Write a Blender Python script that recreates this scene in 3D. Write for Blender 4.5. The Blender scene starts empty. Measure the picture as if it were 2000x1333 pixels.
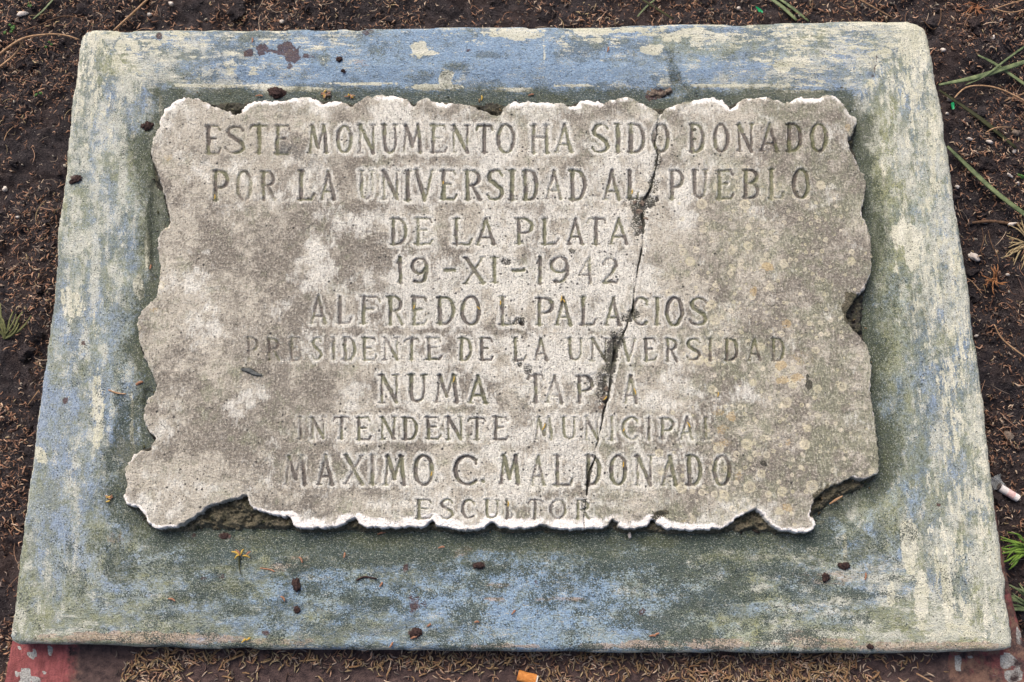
import bpy, bmesh, math, random
from mathutils import Vector, noise as mnoise
import numpy as np
R = math.radians

# ------------------------------------------------------------------ camera, sky, sun, exposure
F_PX = 1900.0; TILT = R(14.3)
Z_GROUND, Z_PLINTH, Z_SLAB, Z_STONE = 0.0, 0.062, 0.082, 0.0895      # metres
DIST = 0.76
CAM = np.array([0.0, -DIST*math.sin(TILT), Z_SLAB + DIST*math.cos(TILT)])
scene = bpy.context.scene
col = scene.collection
cd = bpy.data.cameras.new("camera"); cam = bpy.data.objects.new("camera", cd); col.objects.link(cam)
cam.location = CAM; cam.rotation_euler = (TILT, 0, 0)
cd.sensor_width = 36; cd.lens = 36*F_PX/2000; cd.clip_start = 0.01; cd.clip_end = 500
scene.camera = cam
w = bpy.data.worlds.new("World"); scene.world = w; w.use_nodes = True
wn = w.node_tree; bg = wn.nodes['Background']
sky = wn.nodes.new('ShaderNodeTexSky'); sky.sky_type = 'NISHITA'; sky.sun_disc = False
SUN_EL, SUN_AZ = R(48), R(-28)          # azimuth clockwise from +y (top of the picture)
sky.sun_elevation = SUN_EL; sky.sun_rotation = SUN_AZ
sky.dust_density = 6.0; sky.ozone_density = 0.5; sky.air_density = 0.8
wn.links.new(sky.outputs[0], bg.inputs[0]); bg.inputs[1].default_value = 0.10
sl = bpy.data.lights.new("sun", 'SUN'); sun = bpy.data.objects.new("sun", sl); col.objects.link(sun)
sl.energy = 1.4; sl.angle = R(42); sl.color = (1.0, 0.95, 0.89)
sun.rotation_euler = (math.pi/2 - SUN_EL, 0, math.pi - SUN_AZ)
scene.view_settings.view_transform = 'Standard'; scene.view_settings.look = 'None'
scene.view_settings.gamma = 1.0; scene.view_settings.exposure = 0.68

# ------------------------------------------------------------------ placing and noise helpers
def P(u, v, z):
    """point of the horizontal plane at height z that the photograph shows at (u, v)"""
    u = np.asarray(u, float); v = np.asarray(v, float); z = np.asarray(z, float)
    x = (u-1000.0)/F_PX; y = -(v-666.5)/F_PX
    dy = y*math.cos(TILT)+math.sin(TILT); dz = y*math.sin(TILT)-math.cos(TILT)
    s = (z-CAM[2])/dz
    return np.stack([CAM[0]+s*x, CAM[1]+s*dy, z+0*s], -1)
def UV(x, y, z):
    dx = x-CAM[0]; dy = y-CAM[1]; dz = z-CAM[2]
    dep = dy*math.sin(TILT)-dz*math.cos(TILT); up = dy*math.cos(TILT)+dz*math.sin(TILT)
    return 1000+F_PX*dx/dep, 666.5-F_PX*up/dep
_tab = np.random.RandomState(7).rand(256, 256)
def vn(x, y, s=0):
    x = x+s*17.31; y = y+s*9.77
    xi = np.floor(x).astype(int); yi = np.floor(y).astype(int)
    fx = x-xi; fy = y-yi; fx = fx*fx*(3-2*fx); fy = fy*fy*(3-2*fy)
    a = _tab[xi & 255, yi & 255]; b = _tab[(xi+1) & 255, yi & 255]
    c = _tab[xi & 255, (yi+1) & 255]; d = _tab[(xi+1) & 255, (yi+1) & 255]
    return (a*(1-fx)+b*fx)*(1-fy)+(c*(1-fx)+d*fx)*fy
def fbm(x, y, s=0, o=4):
    t = 0; a = 1.0; n = 0
    for k in range(o):
        t = t+a*vn(x, y, s+k*3.1); n += a; a *= .5; x = x*2.03+5.1; y = y*1.97+1.7
    return t/n
def sstep(a, b, x):
    t = np.clip((x-a)/(b-a), 0, 1); return t*t*(3-2*t)
def sdf(U, V, poly):
    """signed distance (positive inside) and nearest outline point"""
    shp = U.shape; U = U.ravel(); V = V.ravel()
    best = np.full(U.shape, 1e18); bx = np.zeros(U.shape); by = np.zeros(U.shape); ins = np.zeros(U.shape, bool)
    n = len(poly)
    for i in range(n):
        x0, y0 = poly[i]; x1, y1 = poly[(i+1) % n]
        ex, ey = x1-x0, y1-y0; L = ex*ex+ey*ey
        if L == 0: continue
        t = np.clip(((U-x0)*ex+(V-y0)*ey)/L, 0, 1)
        qx = x0+t*ex; qy = y0+t*ey; d = (U-qx)**2+(V-qy)**2
        m = d < best; best[m] = d[m]; bx[m] = qx[m]; by[m] = qy[m]
        if y0 != y1:
            c = ((y0 > V) != (y1 > V)) & (U < ex*(V-y0)/(y1-y0)+x0); ins ^= c
    d = np.sqrt(best); d[~ins] *= -1
    return d.reshape(shp), bx.reshape(shp), by.reshape(shp)
def smooth_poly(pts, it=1):
    pts = [tuple(p) for p in pts]
    for _ in range(it):
        o = []
        for i in range(len(pts)):
            a = pts[i]; b = pts[(i+1) % len(pts)]
            o += [(a[0]*.8+b[0]*.2, a[1]*.8+b[1]*.2), (a[0]*.2+b[0]*.8, a[1]*.2+b[1]*.8)]
        pts = o
    return pts
def chart(rows, U, V, warp=34):
    """coverage chart: one digit per 100 x 100 cell, read smoothly with a wobble"""
    g = np.array([[int(c) for c in r] for r in rows], float)/9.0
    g = np.pad(g, 1, mode='edge')
    U = U+(fbm(U/70, V/70, 40, 3)-.5)*2*warp; V = V+(fbm(U/70, V/70, 50, 3)-.5)*2*warp
    x = np.clip(U/100+.5, 0, g.shape[1]-1.001); y = np.clip(V/100+.5, 0, g.shape[0]-1.001)
    xi = x.astype(int); yi = y.astype(int); fx = x-xi; fy = y-yi
    fx = fx*fx*(3-2*fx); fy = fy*fy*(3-2*fy)
    return (g[yi, xi]*(1-fx)+g[yi, xi+1]*fx)*(1-fy)+(g[yi+1, xi]*(1-fx)+g[yi+1, xi+1]*fx)*fy
def blobs(U, V, lst, rough=.5, seed=0, sc=12.0):
    out = np.zeros(U.shape)
    wob = (fbm(U/sc, V/sc, 60+seed, 3)-.5)*2*rough
    for b in lst:
        cx, cy, rx, ry = b[:4]; wt = b[4] if len(b) > 4 else 1.0; an = R(b[5]) if len(b) > 5 else 0
        R0 = 1.8*max(rx, ry)
        m = (abs(U-cx) < R0) & (abs(V-cy) < R0)
        if not m.any(): continue
        dx = U[m]-cx; dy = V[m]-cy
        X = (dx*math.cos(an)+dy*math.sin(an))/rx; Y = (-dx*math.sin(an)+dy*math.cos(an))/ry
        r = np.sqrt(X*X+Y*Y)+wob[m]
        out[m] = np.maximum(out[m], wt*sstep(1.15, .75, r))
    return out

# ------------------------------------------------------------------ object helpers
GROUPS = {'clod': 'soil clods on the slab', 'pebble': 'pebbles on the soil', 'twig': 'dry twigs', 'grass blade': 'fallen grass blades', 'husk': 'rusty husks on the slab', 'leaf scale': 'yellow scales on the inscribed stone',
          'stone chip': 'stone chips along the top joint', 'plant scrap': 'cypress scraps on the slab', 'sprig': 'sprigs on the soil', 'seedling': 'seedlings in the litter', 'plastic scrap': 'green plastic chips', 'grass tuft': 'grass tufts by the slab', 'cigarette end': 'cigarette ends'}
def tag(o, label=None, cat=None, group=None, kind=None):
    group = group or GROUPS.get(cat)
    if label: o['label'] = label
    if cat: o['category'] = cat
    if group: o['group'] = group
    if kind: o['kind'] = kind
    return o
def mesh_np(name, verts, faces, nper):
    me = bpy.data.meshes.new(name); nf = len(faces)
    me.vertices.add(len(verts)); me.vertices.foreach_set('co', np.asarray(verts, np.float32).ravel())
    me.loops.add(nf*nper); me.loops.foreach_set('vertex_index', np.asarray(faces, np.int32).ravel())
    me.polygons.add(nf); me.polygons.foreach_set('loop_start', np.arange(nf, dtype=np.int32)*nper)
    me.polygons.foreach_set('use_smooth', np.ones(nf, bool))
    me.update(calc_edges=True)
    return me
def obj(name, me, mat, parent=None):
    o = bpy.data.objects.new(name, me); col.objects.link(o)
    if mat and not me.materials: me.materials.append(mat)
    if parent: o.parent = parent
    return o
def attr(me, name, rgba):
    a = me.attributes.new(name, 'FLOAT_COLOR', 'POINT')
    a.data.foreach_set('color', np.asarray(rgba, np.float32).ravel())
def grid_faces(ny, nx, keep=None):
    i = np.arange(ny*nx).reshape(ny, nx)
    f = np.stack([i[:-1, :-1], i[1:, :-1], i[1:, 1:], i[:-1, 1:]], -1).reshape(-1, 4)   # v grows downwards in the picture
    if keep is not None: f = f[keep.reshape(-1)]
    return f
def compact(verts, faces, *arrs):
    used = np.unique(faces); remap = np.full(len(verts), -1); remap[used] = np.arange(len(used))
    return (verts[used], remap[faces]) + tuple(a[used] for a in arrs)
def empty(name, loc, rz=0):
    o = bpy.data.objects.new(name, None); col.objects.link(o); o.location = loc; o.rotation_euler = (0, 0, rz)
    o.empty_display_size = .01
    return o

# ------------------------------------------------------------------ node helper
class NT:
    def __init__(s, name):
        s.m = bpy.data.materials.new(name); s.m.use_nodes = True; s.t = s.m.node_tree
        s.b = s.t.nodes['Principled BSDF']; s.b.inputs['Roughness'].default_value = .9
        s.b.inputs['Specular IOR Level'].default_value = .25
        s.co = s.t.nodes.new('ShaderNodeTexCoord').outputs['Object']
    def put(s, sock, v):
        if hasattr(v, 'is_output'): s.t.links.new(v, sock)
        elif v is not None: sock.default_value = v
    def math(s, op, a, b=None, c=None, clamp=False):
        n = s.t.nodes.new('ShaderNodeMath'); n.operation = op; n.use_clamp = clamp
        s.put(n.inputs[0], a); s.put(n.inputs[1], b); s.put(n.inputs[2], c); return n.outputs[0]
    def vscale(s, sc, off=(0, 0, 0), vec=None):
        n = s.t.nodes.new('ShaderNodeMapping'); s.put(n.inputs[0], vec or s.co); n.inputs[3].default_value = sc; n.inputs[1].default_value = off
        return n.outputs[0]
    def noise(s, scale, det=2, rough=.5, vec=None, dist=0, off=None):
        n = s.t.nodes.new('ShaderNodeTexNoise'); v = vec or s.co
        if off is not None: v = s.vscale((1, 1, 1), (off, off*1.7, 0), v)
        s.put(n.inputs['Vector'], v); n.inputs['Scale'].default_value = scale
        n.inputs['Detail'].default_value = det; n.inputs['Roughness'].default_value = rough; n.inputs['Distortion'].default_value = dist
        return n.outputs[0]
    def un(s, *a, lo=.32, hi=.68, **k):                # noise spread over 0..1
        return s.mr(s.noise(*a, **k), lo, hi)
    def mr(s, v, a, b, c=0, d=1, smooth=False):
        n = s.t.nodes.new('ShaderNodeMapRange'); n.clamp = True
        if smooth: n.interpolation_type = 'SMOOTHSTEP'
        s.put(n.inputs[0], v)
        for i, q in enumerate((a, b, c, d)): s.put(n.inputs[i+1], q)
        return n.outputs[0]
    def vor(s, scale, rnd=1, vec=None, out='Distance', feat='F1'):
        n = s.t.nodes.new('ShaderNodeTexVoronoi'); n.feature = feat; s.put(n.inputs['Vector'], vec or s.co)
        n.inputs['Scale'].default_value = scale; n.inputs['Randomness'].default_value = rnd
        return n.outputs[out]
    def mix(s, f, a, b, mode='MIX'):
        n = s.t.nodes.new('ShaderNodeMix'); n.data_type = 'RGBA'; n.blend_type = mode
        s.put(n.inputs[0], f)
        for i, q in ((6, a), (7, b)): s.put(n.inputs[i], (q+(1,)) if isinstance(q, tuple) and len(q) == 3 else q)
        return n.outputs[2]
    def fmix(s, f, a, b):
        n = s.t.nodes.new('ShaderNodeMix'); n.data_type = 'FLOAT'
        s.put(n.inputs[0], f); s.put(n.inputs[2], a); s.put(n.inputs[3], b); return n.outputs[0]
    def attr(s, name):
        n = s.t.nodes.new('ShaderNodeAttribute'); n.attribute_name = name
        p = s.t.nodes.new('ShaderNodeSeparateColor'); s.t.links.new(n.outputs['Color'], p.inputs[0])
        return p.outputs[0], p.outputs[1], p.outputs[2], n.outputs['Alpha'], n.outputs['Color']
    def sep(s, v):
        p = s.t.nodes.new('ShaderNodeSeparateColor'); s.put(p.inputs[0], v); return p.outputs
    def cover(s, c, n, sharp):                          # paint/dirt shows where the noise is below its coverage
        return s.math('MULTIPLY_ADD', s.math('SUBTRACT', c, n), sharp, .5, clamp=True)
    def bump(s, h, strength, dist, prev=None):
        n = s.t.nodes.new('ShaderNodeBump'); n.inputs['Strength'].default_value = strength; n.inputs['Distance'].default_value = dist
        s.put(n.inputs['Height'], h)
        if prev is not None: s.put(n.inputs['Normal'], prev)
        return n.outputs[0]
    def fin(s, colr, rough=None, nrm=None):
        s.put(s.b.inputs['Base Color'], (colr+(1,)) if isinstance(colr, tuple) else colr)
        s.put(s.b.inputs['Roughness'], rough); s.put(s.b.inputs['Normal'], nrm); return s.m
def srgb(r, g, b):
    f = lambda c: (c/255/12.92) if c/255 <= .04045 else ((c/255+.055)/1.055)**2.4
    return (f(r), f(g), f(b))

# ------------------------------------------------------------------ materials
def mat_slab():
    n = NT('painted_concrete')
    blue, slate, cream, algae, _ = n.attr('paint_a')
    moss, stain, pink, side, _ = n.attr('paint_b')
    sv = n.vscale((1.0, .17, 1.0)); sh = n.vscale((.17, 1.0, 1.0))        # brush marks run along each side of the border
    sv2 = n.vscale((1.0, .5, 1.0)); sh2 = n.vscale((.5, 1.0, 1.0))
    def strk(scale, det, off, lo=.33, hi=.67, soft=False):
        a = n.un(scale, det, .62, vec=sv2 if soft else sv, off=off, lo=lo, hi=hi); b = n.un(scale, det, .62, vec=sh2 if soft else sh, off=off, lo=lo, hi=hi)
        return n.fmix(side, b, a)
    fine = n.un(900, 2, .6, off=3.1); mid = n.un(190, 4, .65, off=5.2); big = n.un(45, 4, .6, off=1.3)
    st1 = strk(330, 5, 2.0); st2 = strk(700, 3, 4.4, soft=True); st3 = strk(150, 5, 7.7)
    nz = lambda a, b, k: n.fmix(k, a, b)
    pep, crackle, deep, _, _ = n.attr('paint_c')
    tiny = n.un(1500, 1, .5, off=9.1); ts = strk(1100, 2, 6.1, soft=True); f1 = n.un(620, 3, .7, off=2.7)
    base = n.mix(nz(mid, st1, .5), srgb(108, 122, 128), srgb(164, 172, 172))
    base = n.mix(n.math('MULTIPLY', fine, .5), base, srgb(84, 94, 86))
    base = n.mix(n.math('MULTIPLY', deep, .9), base, n.mix(nz(mid, f1, .5), srgb(56, 70, 70), srgb(98, 112, 110)))
    c = base
    f = n.cover(slate, nz(st3, mid, .5), 3.0); c = n.mix(n.math('MULTIPLY', f, .8), c, n.mix(st2, srgb(88, 106, 126), srgb(112, 132, 150)))
    f = n.cover(blue, nz(nz(mid, f1, .55), fine, .4), 3.6)
    c = n.mix(n.math('MULTIPLY', f, nz(.72, .9, deep)), c, n.mix(deep, n.mix(st2, srgb(124, 144, 172), srgb(160, 176, 200)), n.mix(f1, srgb(106, 138, 172), srgb(152, 182, 208))))
    f = n.cover(algae, nz(nz(mid, f1, .5), st2, .4), 1.3)
    c = n.mix(n.math('MULTIPLY', f, .66), c, n.mix(nz(st2, f1, .5), srgb(104, 112, 74), srgb(194, 190, 126)))
    f = n.cover(crackle, nz(nz(ts, f1, .4), st1, .35), 6.5); c = n.mix(n.math('MULTIPLY', f, .74), c, n.mix(mid, srgb(186, 188, 176), srgb(218, 217, 204)))
    f = n.cover(cream, nz(nz(st2, f1, .45), st1, .5), 7.0)
    c = n.mix(n.math('MULTIPLY', f, .88), c, n.mix(st3, srgb(196, 194, 168), srgb(228, 225, 208)))
    f = n.cover(pink, nz(st1, f1, .4), 2.6); c = n.mix(n.math('MULTIPLY', f, .72), c, n.mix(fine, srgb(148, 126, 110), srgb(192, 168, 148)))
    f = n.cover(moss, nz(nz(mid, f1, .6), st2, .2), 1.9)
    c = n.mix(n.math('MULTIPLY', f, .84), c, n.mix(fine, srgb(30, 40, 36), srgb(78, 86, 62)))
    # fine pepper of grime and algae over the paint
    g = n.cover(pep, nz(nz(fine, f1, .4), tiny, .25), 5.5); c = n.mix(n.math('MULTIPLY', g, .85), c, n.mix(tiny, srgb(38, 50, 50), srgb(82, 94, 84)))
    g = n.mr(nz(ts, tiny, .5), .66, .92, 0, .45); c = n.mix(g, c, srgb(212, 214, 206))
    g = n.mr(nz(ts, tiny, .5), .06, .42, .66, 0); c = n.mix(g, c, srgb(56, 62, 60))
    f = n.cover(stain, nz(mid, fine, .5), 4.0); c = n.mix(n.math('MULTIPLY', f, .85), c, n.mix(fine, srgb(52, 38, 42), srgb(100, 72, 68)))
    # dark pores and grains
    vd = n.vor(420, 1); vc = n.vor(420, 1, out='Color'); rr = n.sep(vc)
    sp = n.math('MULTIPLY', n.mr(vd, .13, .26, 1, 0), n.mr(n.math('MULTIPLY', rr[0], n.mr(mid, 0, 1, .6, 1.15)), .68, .74))
    c = n.mix(n.math('MULTIPLY', sp, .85), c, srgb(40, 42, 40))
    vd2 = n.vor(1050, 1); r2 = n.sep(n.vor(1050, 1, out='Color'))
    sp2 = n.math('MULTIPLY', n.mr(vd2, .2, .42, 1, 0), n.mr(r2[1], .60, .64))
    c = n.mix(n.math('MULTIPLY', sp2, .55), c, srgb(58, 64, 62))
    sp3 = n.math('MULTIPLY', n.mr(vd2, .2, .4, 1, 0), n.mr(r2[0], .80, .84))
    c = n.mix(n.math('MULTIPLY', sp3, .28), c, srgb(214, 214, 200))
    h = n.math('ADD', n.math('MULTIPLY', st2, .5), n.math('ADD', n.math('MULTIPLY', fine, .5), n.math('MULTIPLY', mid, .8)))
    h = n.math('SUBTRACT', h, n.math('MULTIPLY', sp, 1.2))
    nb = n.bump(n.math('ADD', h, n.math('MULTIPLY', tiny, .3)), .8, .0008)
    return n.fin(c, n.mr(f, 0, 1, .78, .95), nb)
def mat_stone():
    n = NT('weathered_marble')
    dk, wh, gr, groove, _ = n.attr('stone_a')
    near, rim, rough, lich, _ = n.attr('stone_b')
    orange, crack, pale, dust, _ = n.attr('stone_c')
    drip = n.vscale((1.0, .28, 1.0))
    fine = n.un(950, 2, .6, off=2.1); mid = n.un(170, 5, .68, off=4.2); big = n.un(38, 4, .6, off=8.3)
    dr = n.un(420, 4, .65, vec=drip, off=1.9); dr2 = n.un(900, 2, .6, vec=drip, off=6.4)
    tiny = n.un(1500, 1, .5, off=9.1); f1 = n.un(560, 3, .7, off=2.7)
    c = n.mix(n.fmix(.5, big, mid), srgb(160, 154, 141), srgb(200, 193, 179))
    f = n.cover(dk, n.fmix(.35, n.fmix(.5, big, mid), dr), 2.2)
    c = n.mix(n.math('MULTIPLY', f, .86), c, n.mix(f1, srgb(97, 92, 86), srgb(142, 134, 123)))
    f = n.cover(gr, n.fmix(.45, mid, dr), 1.8); c = n.mix(n.math('MULTIPLY', f, .6), c, n.mix(dr2, srgb(112, 118, 98), srgb(156, 158, 130)))
    f = n.cover(wh, n.fmix(.45, n.fmix(.5, mid, fine), dr), 2.6); c = n.mix(n.math('MULTIPLY', f, .78), c, n.mix(dr2, srgb(210, 207, 198), srgb(240, 238, 229)))
    # grain
    g1 = n.fmix(.5, f1, n.fmix(.5, fine, dr2))
    c = n.mix(n.mr(g1, .12, .50, .62, 0), c, srgb(84, 81, 72))
    c = n.mix(n.mr(g1, .55, .88, 0, .55), c, srgb(228, 222, 208))
    c = n.mix(n.mr(tiny, .6, 1.0, 0, .3), c, srgb(74, 72, 66))
    # pale ring lichens
    wv = n.vscale((1, 1, 1), (.3, .1, 0))
    for sc, o, lo in ((62, 0, .42), (105, 1, .5), (170, 2, .55)):
        vv = n.vscale((1, 1, 1), (.13*o, .07*o, 0)); vd = n.vor(sc, 1, vec=vv); vc = n.sep(n.vor(sc, 1, vec=vv, out='Color'))
        d = n.math('ADD', vd, n.math('MULTIPLY', n.math('SUBTRACT', fine, .5), .07))
        rad = n.mr(vc[1], 0, 1, .12, .30)
        on = n.math('MULTIPLY', n.math('GREATER_THAN', n.math('MULTIPLY', lich, n.mr(vc[0], 0, 1, .55, 1.3)), lo), 1.0)
        ring = n.math('SUBTRACT', n.mr(n.math('SUBTRACT', d, rad), -.03, .02, 1, 0), n.mr(n.math('SUBTRACT', d, n.math('MULTIPLY', rad, .62)), -.04, .03, .6, 0))
        ring = n.math('MAXIMUM', ring, 0.0)
        c = n.mix(n.math('MULTIPLY', n.math('MULTIPLY', ring, on), .62), c, n.mix(vc[2], srgb(202, 194, 160), srgb(222, 212, 192)))
        dot = n.math('MULTIPLY', n.mr(d, .03, .06, 1, 0), on); c = n.mix(n.math('MULTIPLY', dot, .5), c, srgb(110, 100, 86))
    f = n.cover(orange, n.fmix(.5, mid, fine), 2.5); c = n.mix(n.math('MULTIPLY', f, .6), c, n.mix(fine, srgb(176, 150, 106), srgb(200, 178, 134)))
    # pits, denser where the surface has opened up
    for sc, lo, k in ((230, .74, .9), (430, .62, .85), (800, .60, .7)):
        vd = n.vor(sc, 1); r_ = n.sep(n.vor(sc, 1, out='Color'))
        on = n.mr(n.math('ADD', r_[0], n.math('MULTIPLY', n.math('SUBTRACT', pale, .42), .62)), lo+.16, lo+.2)
        pit = n.math('MULTIPLY', n.mr(n.math('ADD', vd, n.math('MULTIPLY', n.math('SUBTRACT', fine, .5), .12)), .15, .27, 1, 0), on)
        c = n.mix(n.math('MULTIPLY', pit, k), c, srgb(44, 44, 46))
    lastpit = pit
    # rim: freshly knocked crystalline marble
    f = n.cover(rim, n.fmix(.5, n.fmix(.5, mid, f1), dr2), 2.0); c = n.mix(n.math('MULTIPLY', f, .95), c, n.mix(f1, srgb(236, 228, 220), srgb(254, 251, 248)))
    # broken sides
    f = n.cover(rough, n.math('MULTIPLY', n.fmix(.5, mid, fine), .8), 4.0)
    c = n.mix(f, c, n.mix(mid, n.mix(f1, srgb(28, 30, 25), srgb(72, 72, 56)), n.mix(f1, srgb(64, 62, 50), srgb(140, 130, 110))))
    # letters: dirt and algae lie in the cuts
    g = n.cover(groove, n.math('MULTIPLY', n.fmix(.5, mid, fine), .62), 2.4)
    gc = n.mix(n.mr(n.un(75, 2, .5, off=3.7), .35, .6), n.mix(f1, srgb(42, 37, 39), srgb(92, 81, 76)), n.mix(f1, srgb(68, 74, 48), srgb(122, 122, 88)))
    c = n.mix(n.math('MULTIPLY', g, .8), c, gc)
    f = n.cover(crack, n.math('MULTIPLY', n.fmix(.6, mid, fine), .9), 4.0)
    c = n.mix(n.math('MULTIPLY', f, .93), c, n.mix(mid, n.mix(fine, srgb(30, 28, 32), srgb(64, 56, 58)), n.mix(fine, srgb(52, 56, 46), srgb(96, 96, 78))))
    f = n.cover(dust, n.fmix(.5, mid, fine), 2.0); c = n.mix(n.math('MULTIPLY', f, .6), c, srgb(84, 88, 88))
    h = n.math('ADD', n.math('MULTIPLY', fine, .5), n.math('MULTIPLY', mid, .9)); h = n.math('ADD', h, n.math('MULTIPLY', dr2, .35))
    h = n.math('SUBTRACT', h, n.math('MULTIPLY', lastpit, 1.0))
    return n.fin(c, .82, n.bump(n.math('ADD', h, n.math('MULTIPLY', f1, .7)), .75, .0008))
def mat_plinth():
    n = NT('red_painted_ledge')
    red, dirt, grey, _, _ = n.attr('paint_a')
    fine = n.un(900, 2, .6); mid = n.un(160, 5, .65, off=3.); big = n.un(40, 3, .6, off=5.); st = n.un(300, 4, .6, vec=n.vscale((1, .35, 1)), off=2.)
    c = n.mix(mid, srgb(88, 66, 60), srgb(128, 100, 86))
    f = n.cover(red, n.fmix(.5, mid, st), 4); c = n.mix(f, c, n.mix(st, srgb(112, 62, 62), srgb(160, 92, 92)))
    f = n.cover(grey, n.fmix(.3, big, mid), 7); c = n.mix(f, c, n.mix(fine, srgb(128, 126, 122), srgb(184, 184, 180)))
    f = n.cover(dirt, n.fmix(.4, mid, big), 2.4); c = n.mix(f, c, n.mix(mid, n.mix(fine, srgb(34, 28, 32), srgb(64, 52, 52)), srgb(98, 80, 76)))
    h = n.math('ADD', n.math('MULTIPLY', fine, .5), mid)
    return n.fin(c, .9, n.bump(h, .8, .0009))
def mat_soil():
    n = NT('damp_soil')
    fine = n.un(700, 3, .65); mid = n.un(120, 5, .65, off=3.); big = n.un(16, 4, .6, off=5.)
    c = n.mix(mid, n.mix(fine, srgb(22, 21, 25), srgb(54, 50, 55)), n.mix(fine, srgb(54, 49, 53), srgb(96, 86, 85)))
    c = n.mix(n.math('MULTIPLY', n.mr(big, .5, .85), .35), c, srgb(88, 70, 64))
    sp = n.math('MULTIPLY', n.mr(n.vor(520, 1), .14, .25, 1, 0), n.mr(n.sep(n.vor(520, 1, out='Color'))[0], .86, .88))
    c = n.mix(n.math('MULTIPLY', sp, .75), c, srgb(176, 168, 160))
    return n.fin(c, .95, n.bump(n.math('ADD', fine, n.math('MULTIPLY', mid, 1.5)), .9, .0022))
def mat_litter():
    n = NT('dry_needle_litter'); c = n.attr('tint')[4]
    f = n.noise(1500, 2); c = n.mix(n.mr(f, .3, .7), n.mix(.3, c, (0, 0, 0)), c)
    return n.fin(c, .85)
def mat_var(name, a, b, scale=300, rough=.8, obj_random=None, bump=.0004, stretch=None, spec=None):
    n = NT(name); f = n.un(scale, 4, .6, vec=n.vscale(stretch) if stretch else None)
    c = n.mix(f, a, b)
    if obj_random:
        oi = n.t.nodes.new('ShaderNodeObjectInfo'); c = n.mix(n.mr(oi.outputs['Random'], 0, 1, 0, .75), c, obj_random)
    if spec is not None: n.b.inputs['Specular IOR Level'].default_value = spec
    return n.fin(c, rough, n.bump(f, .6, bump))

# ------------------------------------------------------------------ outlines read from the photograph
SLAB = [(150,98),(151,80),(156,67),(166,58),(185,55),(400,55),(560,54),(700,53),(900,48),(1100,50),(1300,45),(1500,41),(1600,38),(1700,36),
 (1775,38),(1795,42),(1808,52),(1816,70),(1822,100),(1835,180),(1851,270),(1870,400),(1885,500),(1900,600),(1925,790),(1940,930),(1960,1080),
 (1976,1200),(1981,1250),(1979,1266),(1968,1272),(1700,1278),(1300,1276),(1000,1274),(700,1271),(400,1268),(150,1260),(32,1258),(20,1254),(15,1242),
 (20,1200),(40,1050),(62,890),(80,740),(100,600),(110,440),(125,330),(135,220),(145,140)]
PLAQUE = [(345,190),(380,190),(400,198),(420,207),(445,216),(455,222),(468,221),(472,212),(480,204),(495,196),(510,193),(530,195),(550,194),(575,189),
(600,188),(615,191),(625,198),(635,201),(645,197),(665,196),(678,200),(686,208),(695,199),(713,187),(744,184),(769,187),(793,192),(802,204),(811,206),(818,192),
(835,191),(853,199),(888,201),(923,206),(947,217),(975,227),(984,210),(993,199),(1017,198),(1070,199),(1101,198),(1112,207),(1126,205),(1129,196),(1140,192),
(1182,201),(1199,191),(1224,187),(1245,196),(1266,208),(1283,216),(1290,222),(1297,213),(1311,207),(1335,198),(1370,192),(1394,188),(1415,196),(1426,211),
(1435,206),(1447,192),(1489,187),(1510,192),(1538,200),(1559,189),(1601,191),(1608,184),(1632,184),(1646,198),(1657,217),(1676,231),(1674,245),(1667,261),
(1656,270),(1664,297),(1681,329),(1694,346),(1694,374),(1687,399),(1681,416),(1695,437),(1702,465),(1705,500),(1704,531),(1697,549),(1685,570),(1674,577),
(1664,598),(1653,619),(1667,642),(1681,654),(1695,675),(1704,699),(1702,727),(1702,766),(1711,811),(1716,850),(1718,885),(1720,918),(1713,929),(1685,939),
(1671,932),(1653,938),(1632,948),(1611,957),(1594,974),(1583,1002),(1594,1023),(1587,1039),(1550,1039),(1517,1036),(1492,1009),(1482,994),(1468,1000),(1454,1004),(1436,1018),
(1415,1033),(1384,1034),(1342,1036),(1300,1034),(1282,1020),(1274,1016),(1260,1032),(1225,1035),(1210,1030),(1203,1020),(1195,1017),(1185,1032),(1145,1032),(1120,1036),
(1095,1033),(1070,1032),(1060,1024),(1047,1031),(1010,1033),(977,1031),(966,1022),(958,1020),(942,1035),(910,1037),(885,1035),(875,1030),(852,1029),(845,1018),(838,1021),(827,1032),
(802,1029),(770,1032),(727,1031),(712,1030),(700,1020),(692,1013),(675,1021),(655,1030),(620,1032),(585,1036),(575,1030),(567,1013),(562,1007),(553,1011),(525,1006),(497,994),
(485,985),(483,967),(470,972),(437,981),(406,990),(385,1008),(350,1027),(308,1035),(287,1023),(280,1002),(269,990),(245,987),(241,978),(248,943),(241,922),
(247,906),(255,894),(266,882),(276,878),(290,880),(297,864),(301,853),(283,836),(279,815),(280,797),(287,780),(300,765),(304,752),(297,734),(283,706),(273,675),
(268,657),(266,635),(269,619),(280,601),(301,584),(308,560),(311,535),(310,514),(306,482),(308,454),(332,438),(329,420),(322,388),(315,364),(304,332),(297,311),
(291,295),(297,278),(300,265),(311,245),(314,228),(320,214),(332,204)]
BASE = [(322,196),(350,184),(700,182),(1150,188),(1290,196),(1420,190),(1640,180),(1660,205),(1680,232),(1682,270),(1690,330),(1700,420),(1708,520),(1701,560),(1700,640),(1708,700),(1710,770),
(1722,850),(1724,920),(1700,952),(1668,970),(1640,985),(1600,1010),(1596,1040),(1560,1044),(1300,1043),(1000,1042),(700,1041),(500,1040),(300,1038),(276,1024),(262,998),(236,985),
(236,915),(262,878),(290,862),(276,830),(276,790),(296,762),(292,730),(268,690),(264,620),(290,590),(305,570),(304,460),(316,440),(312,400),(292,330),(286,285),(308,235)]
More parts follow.
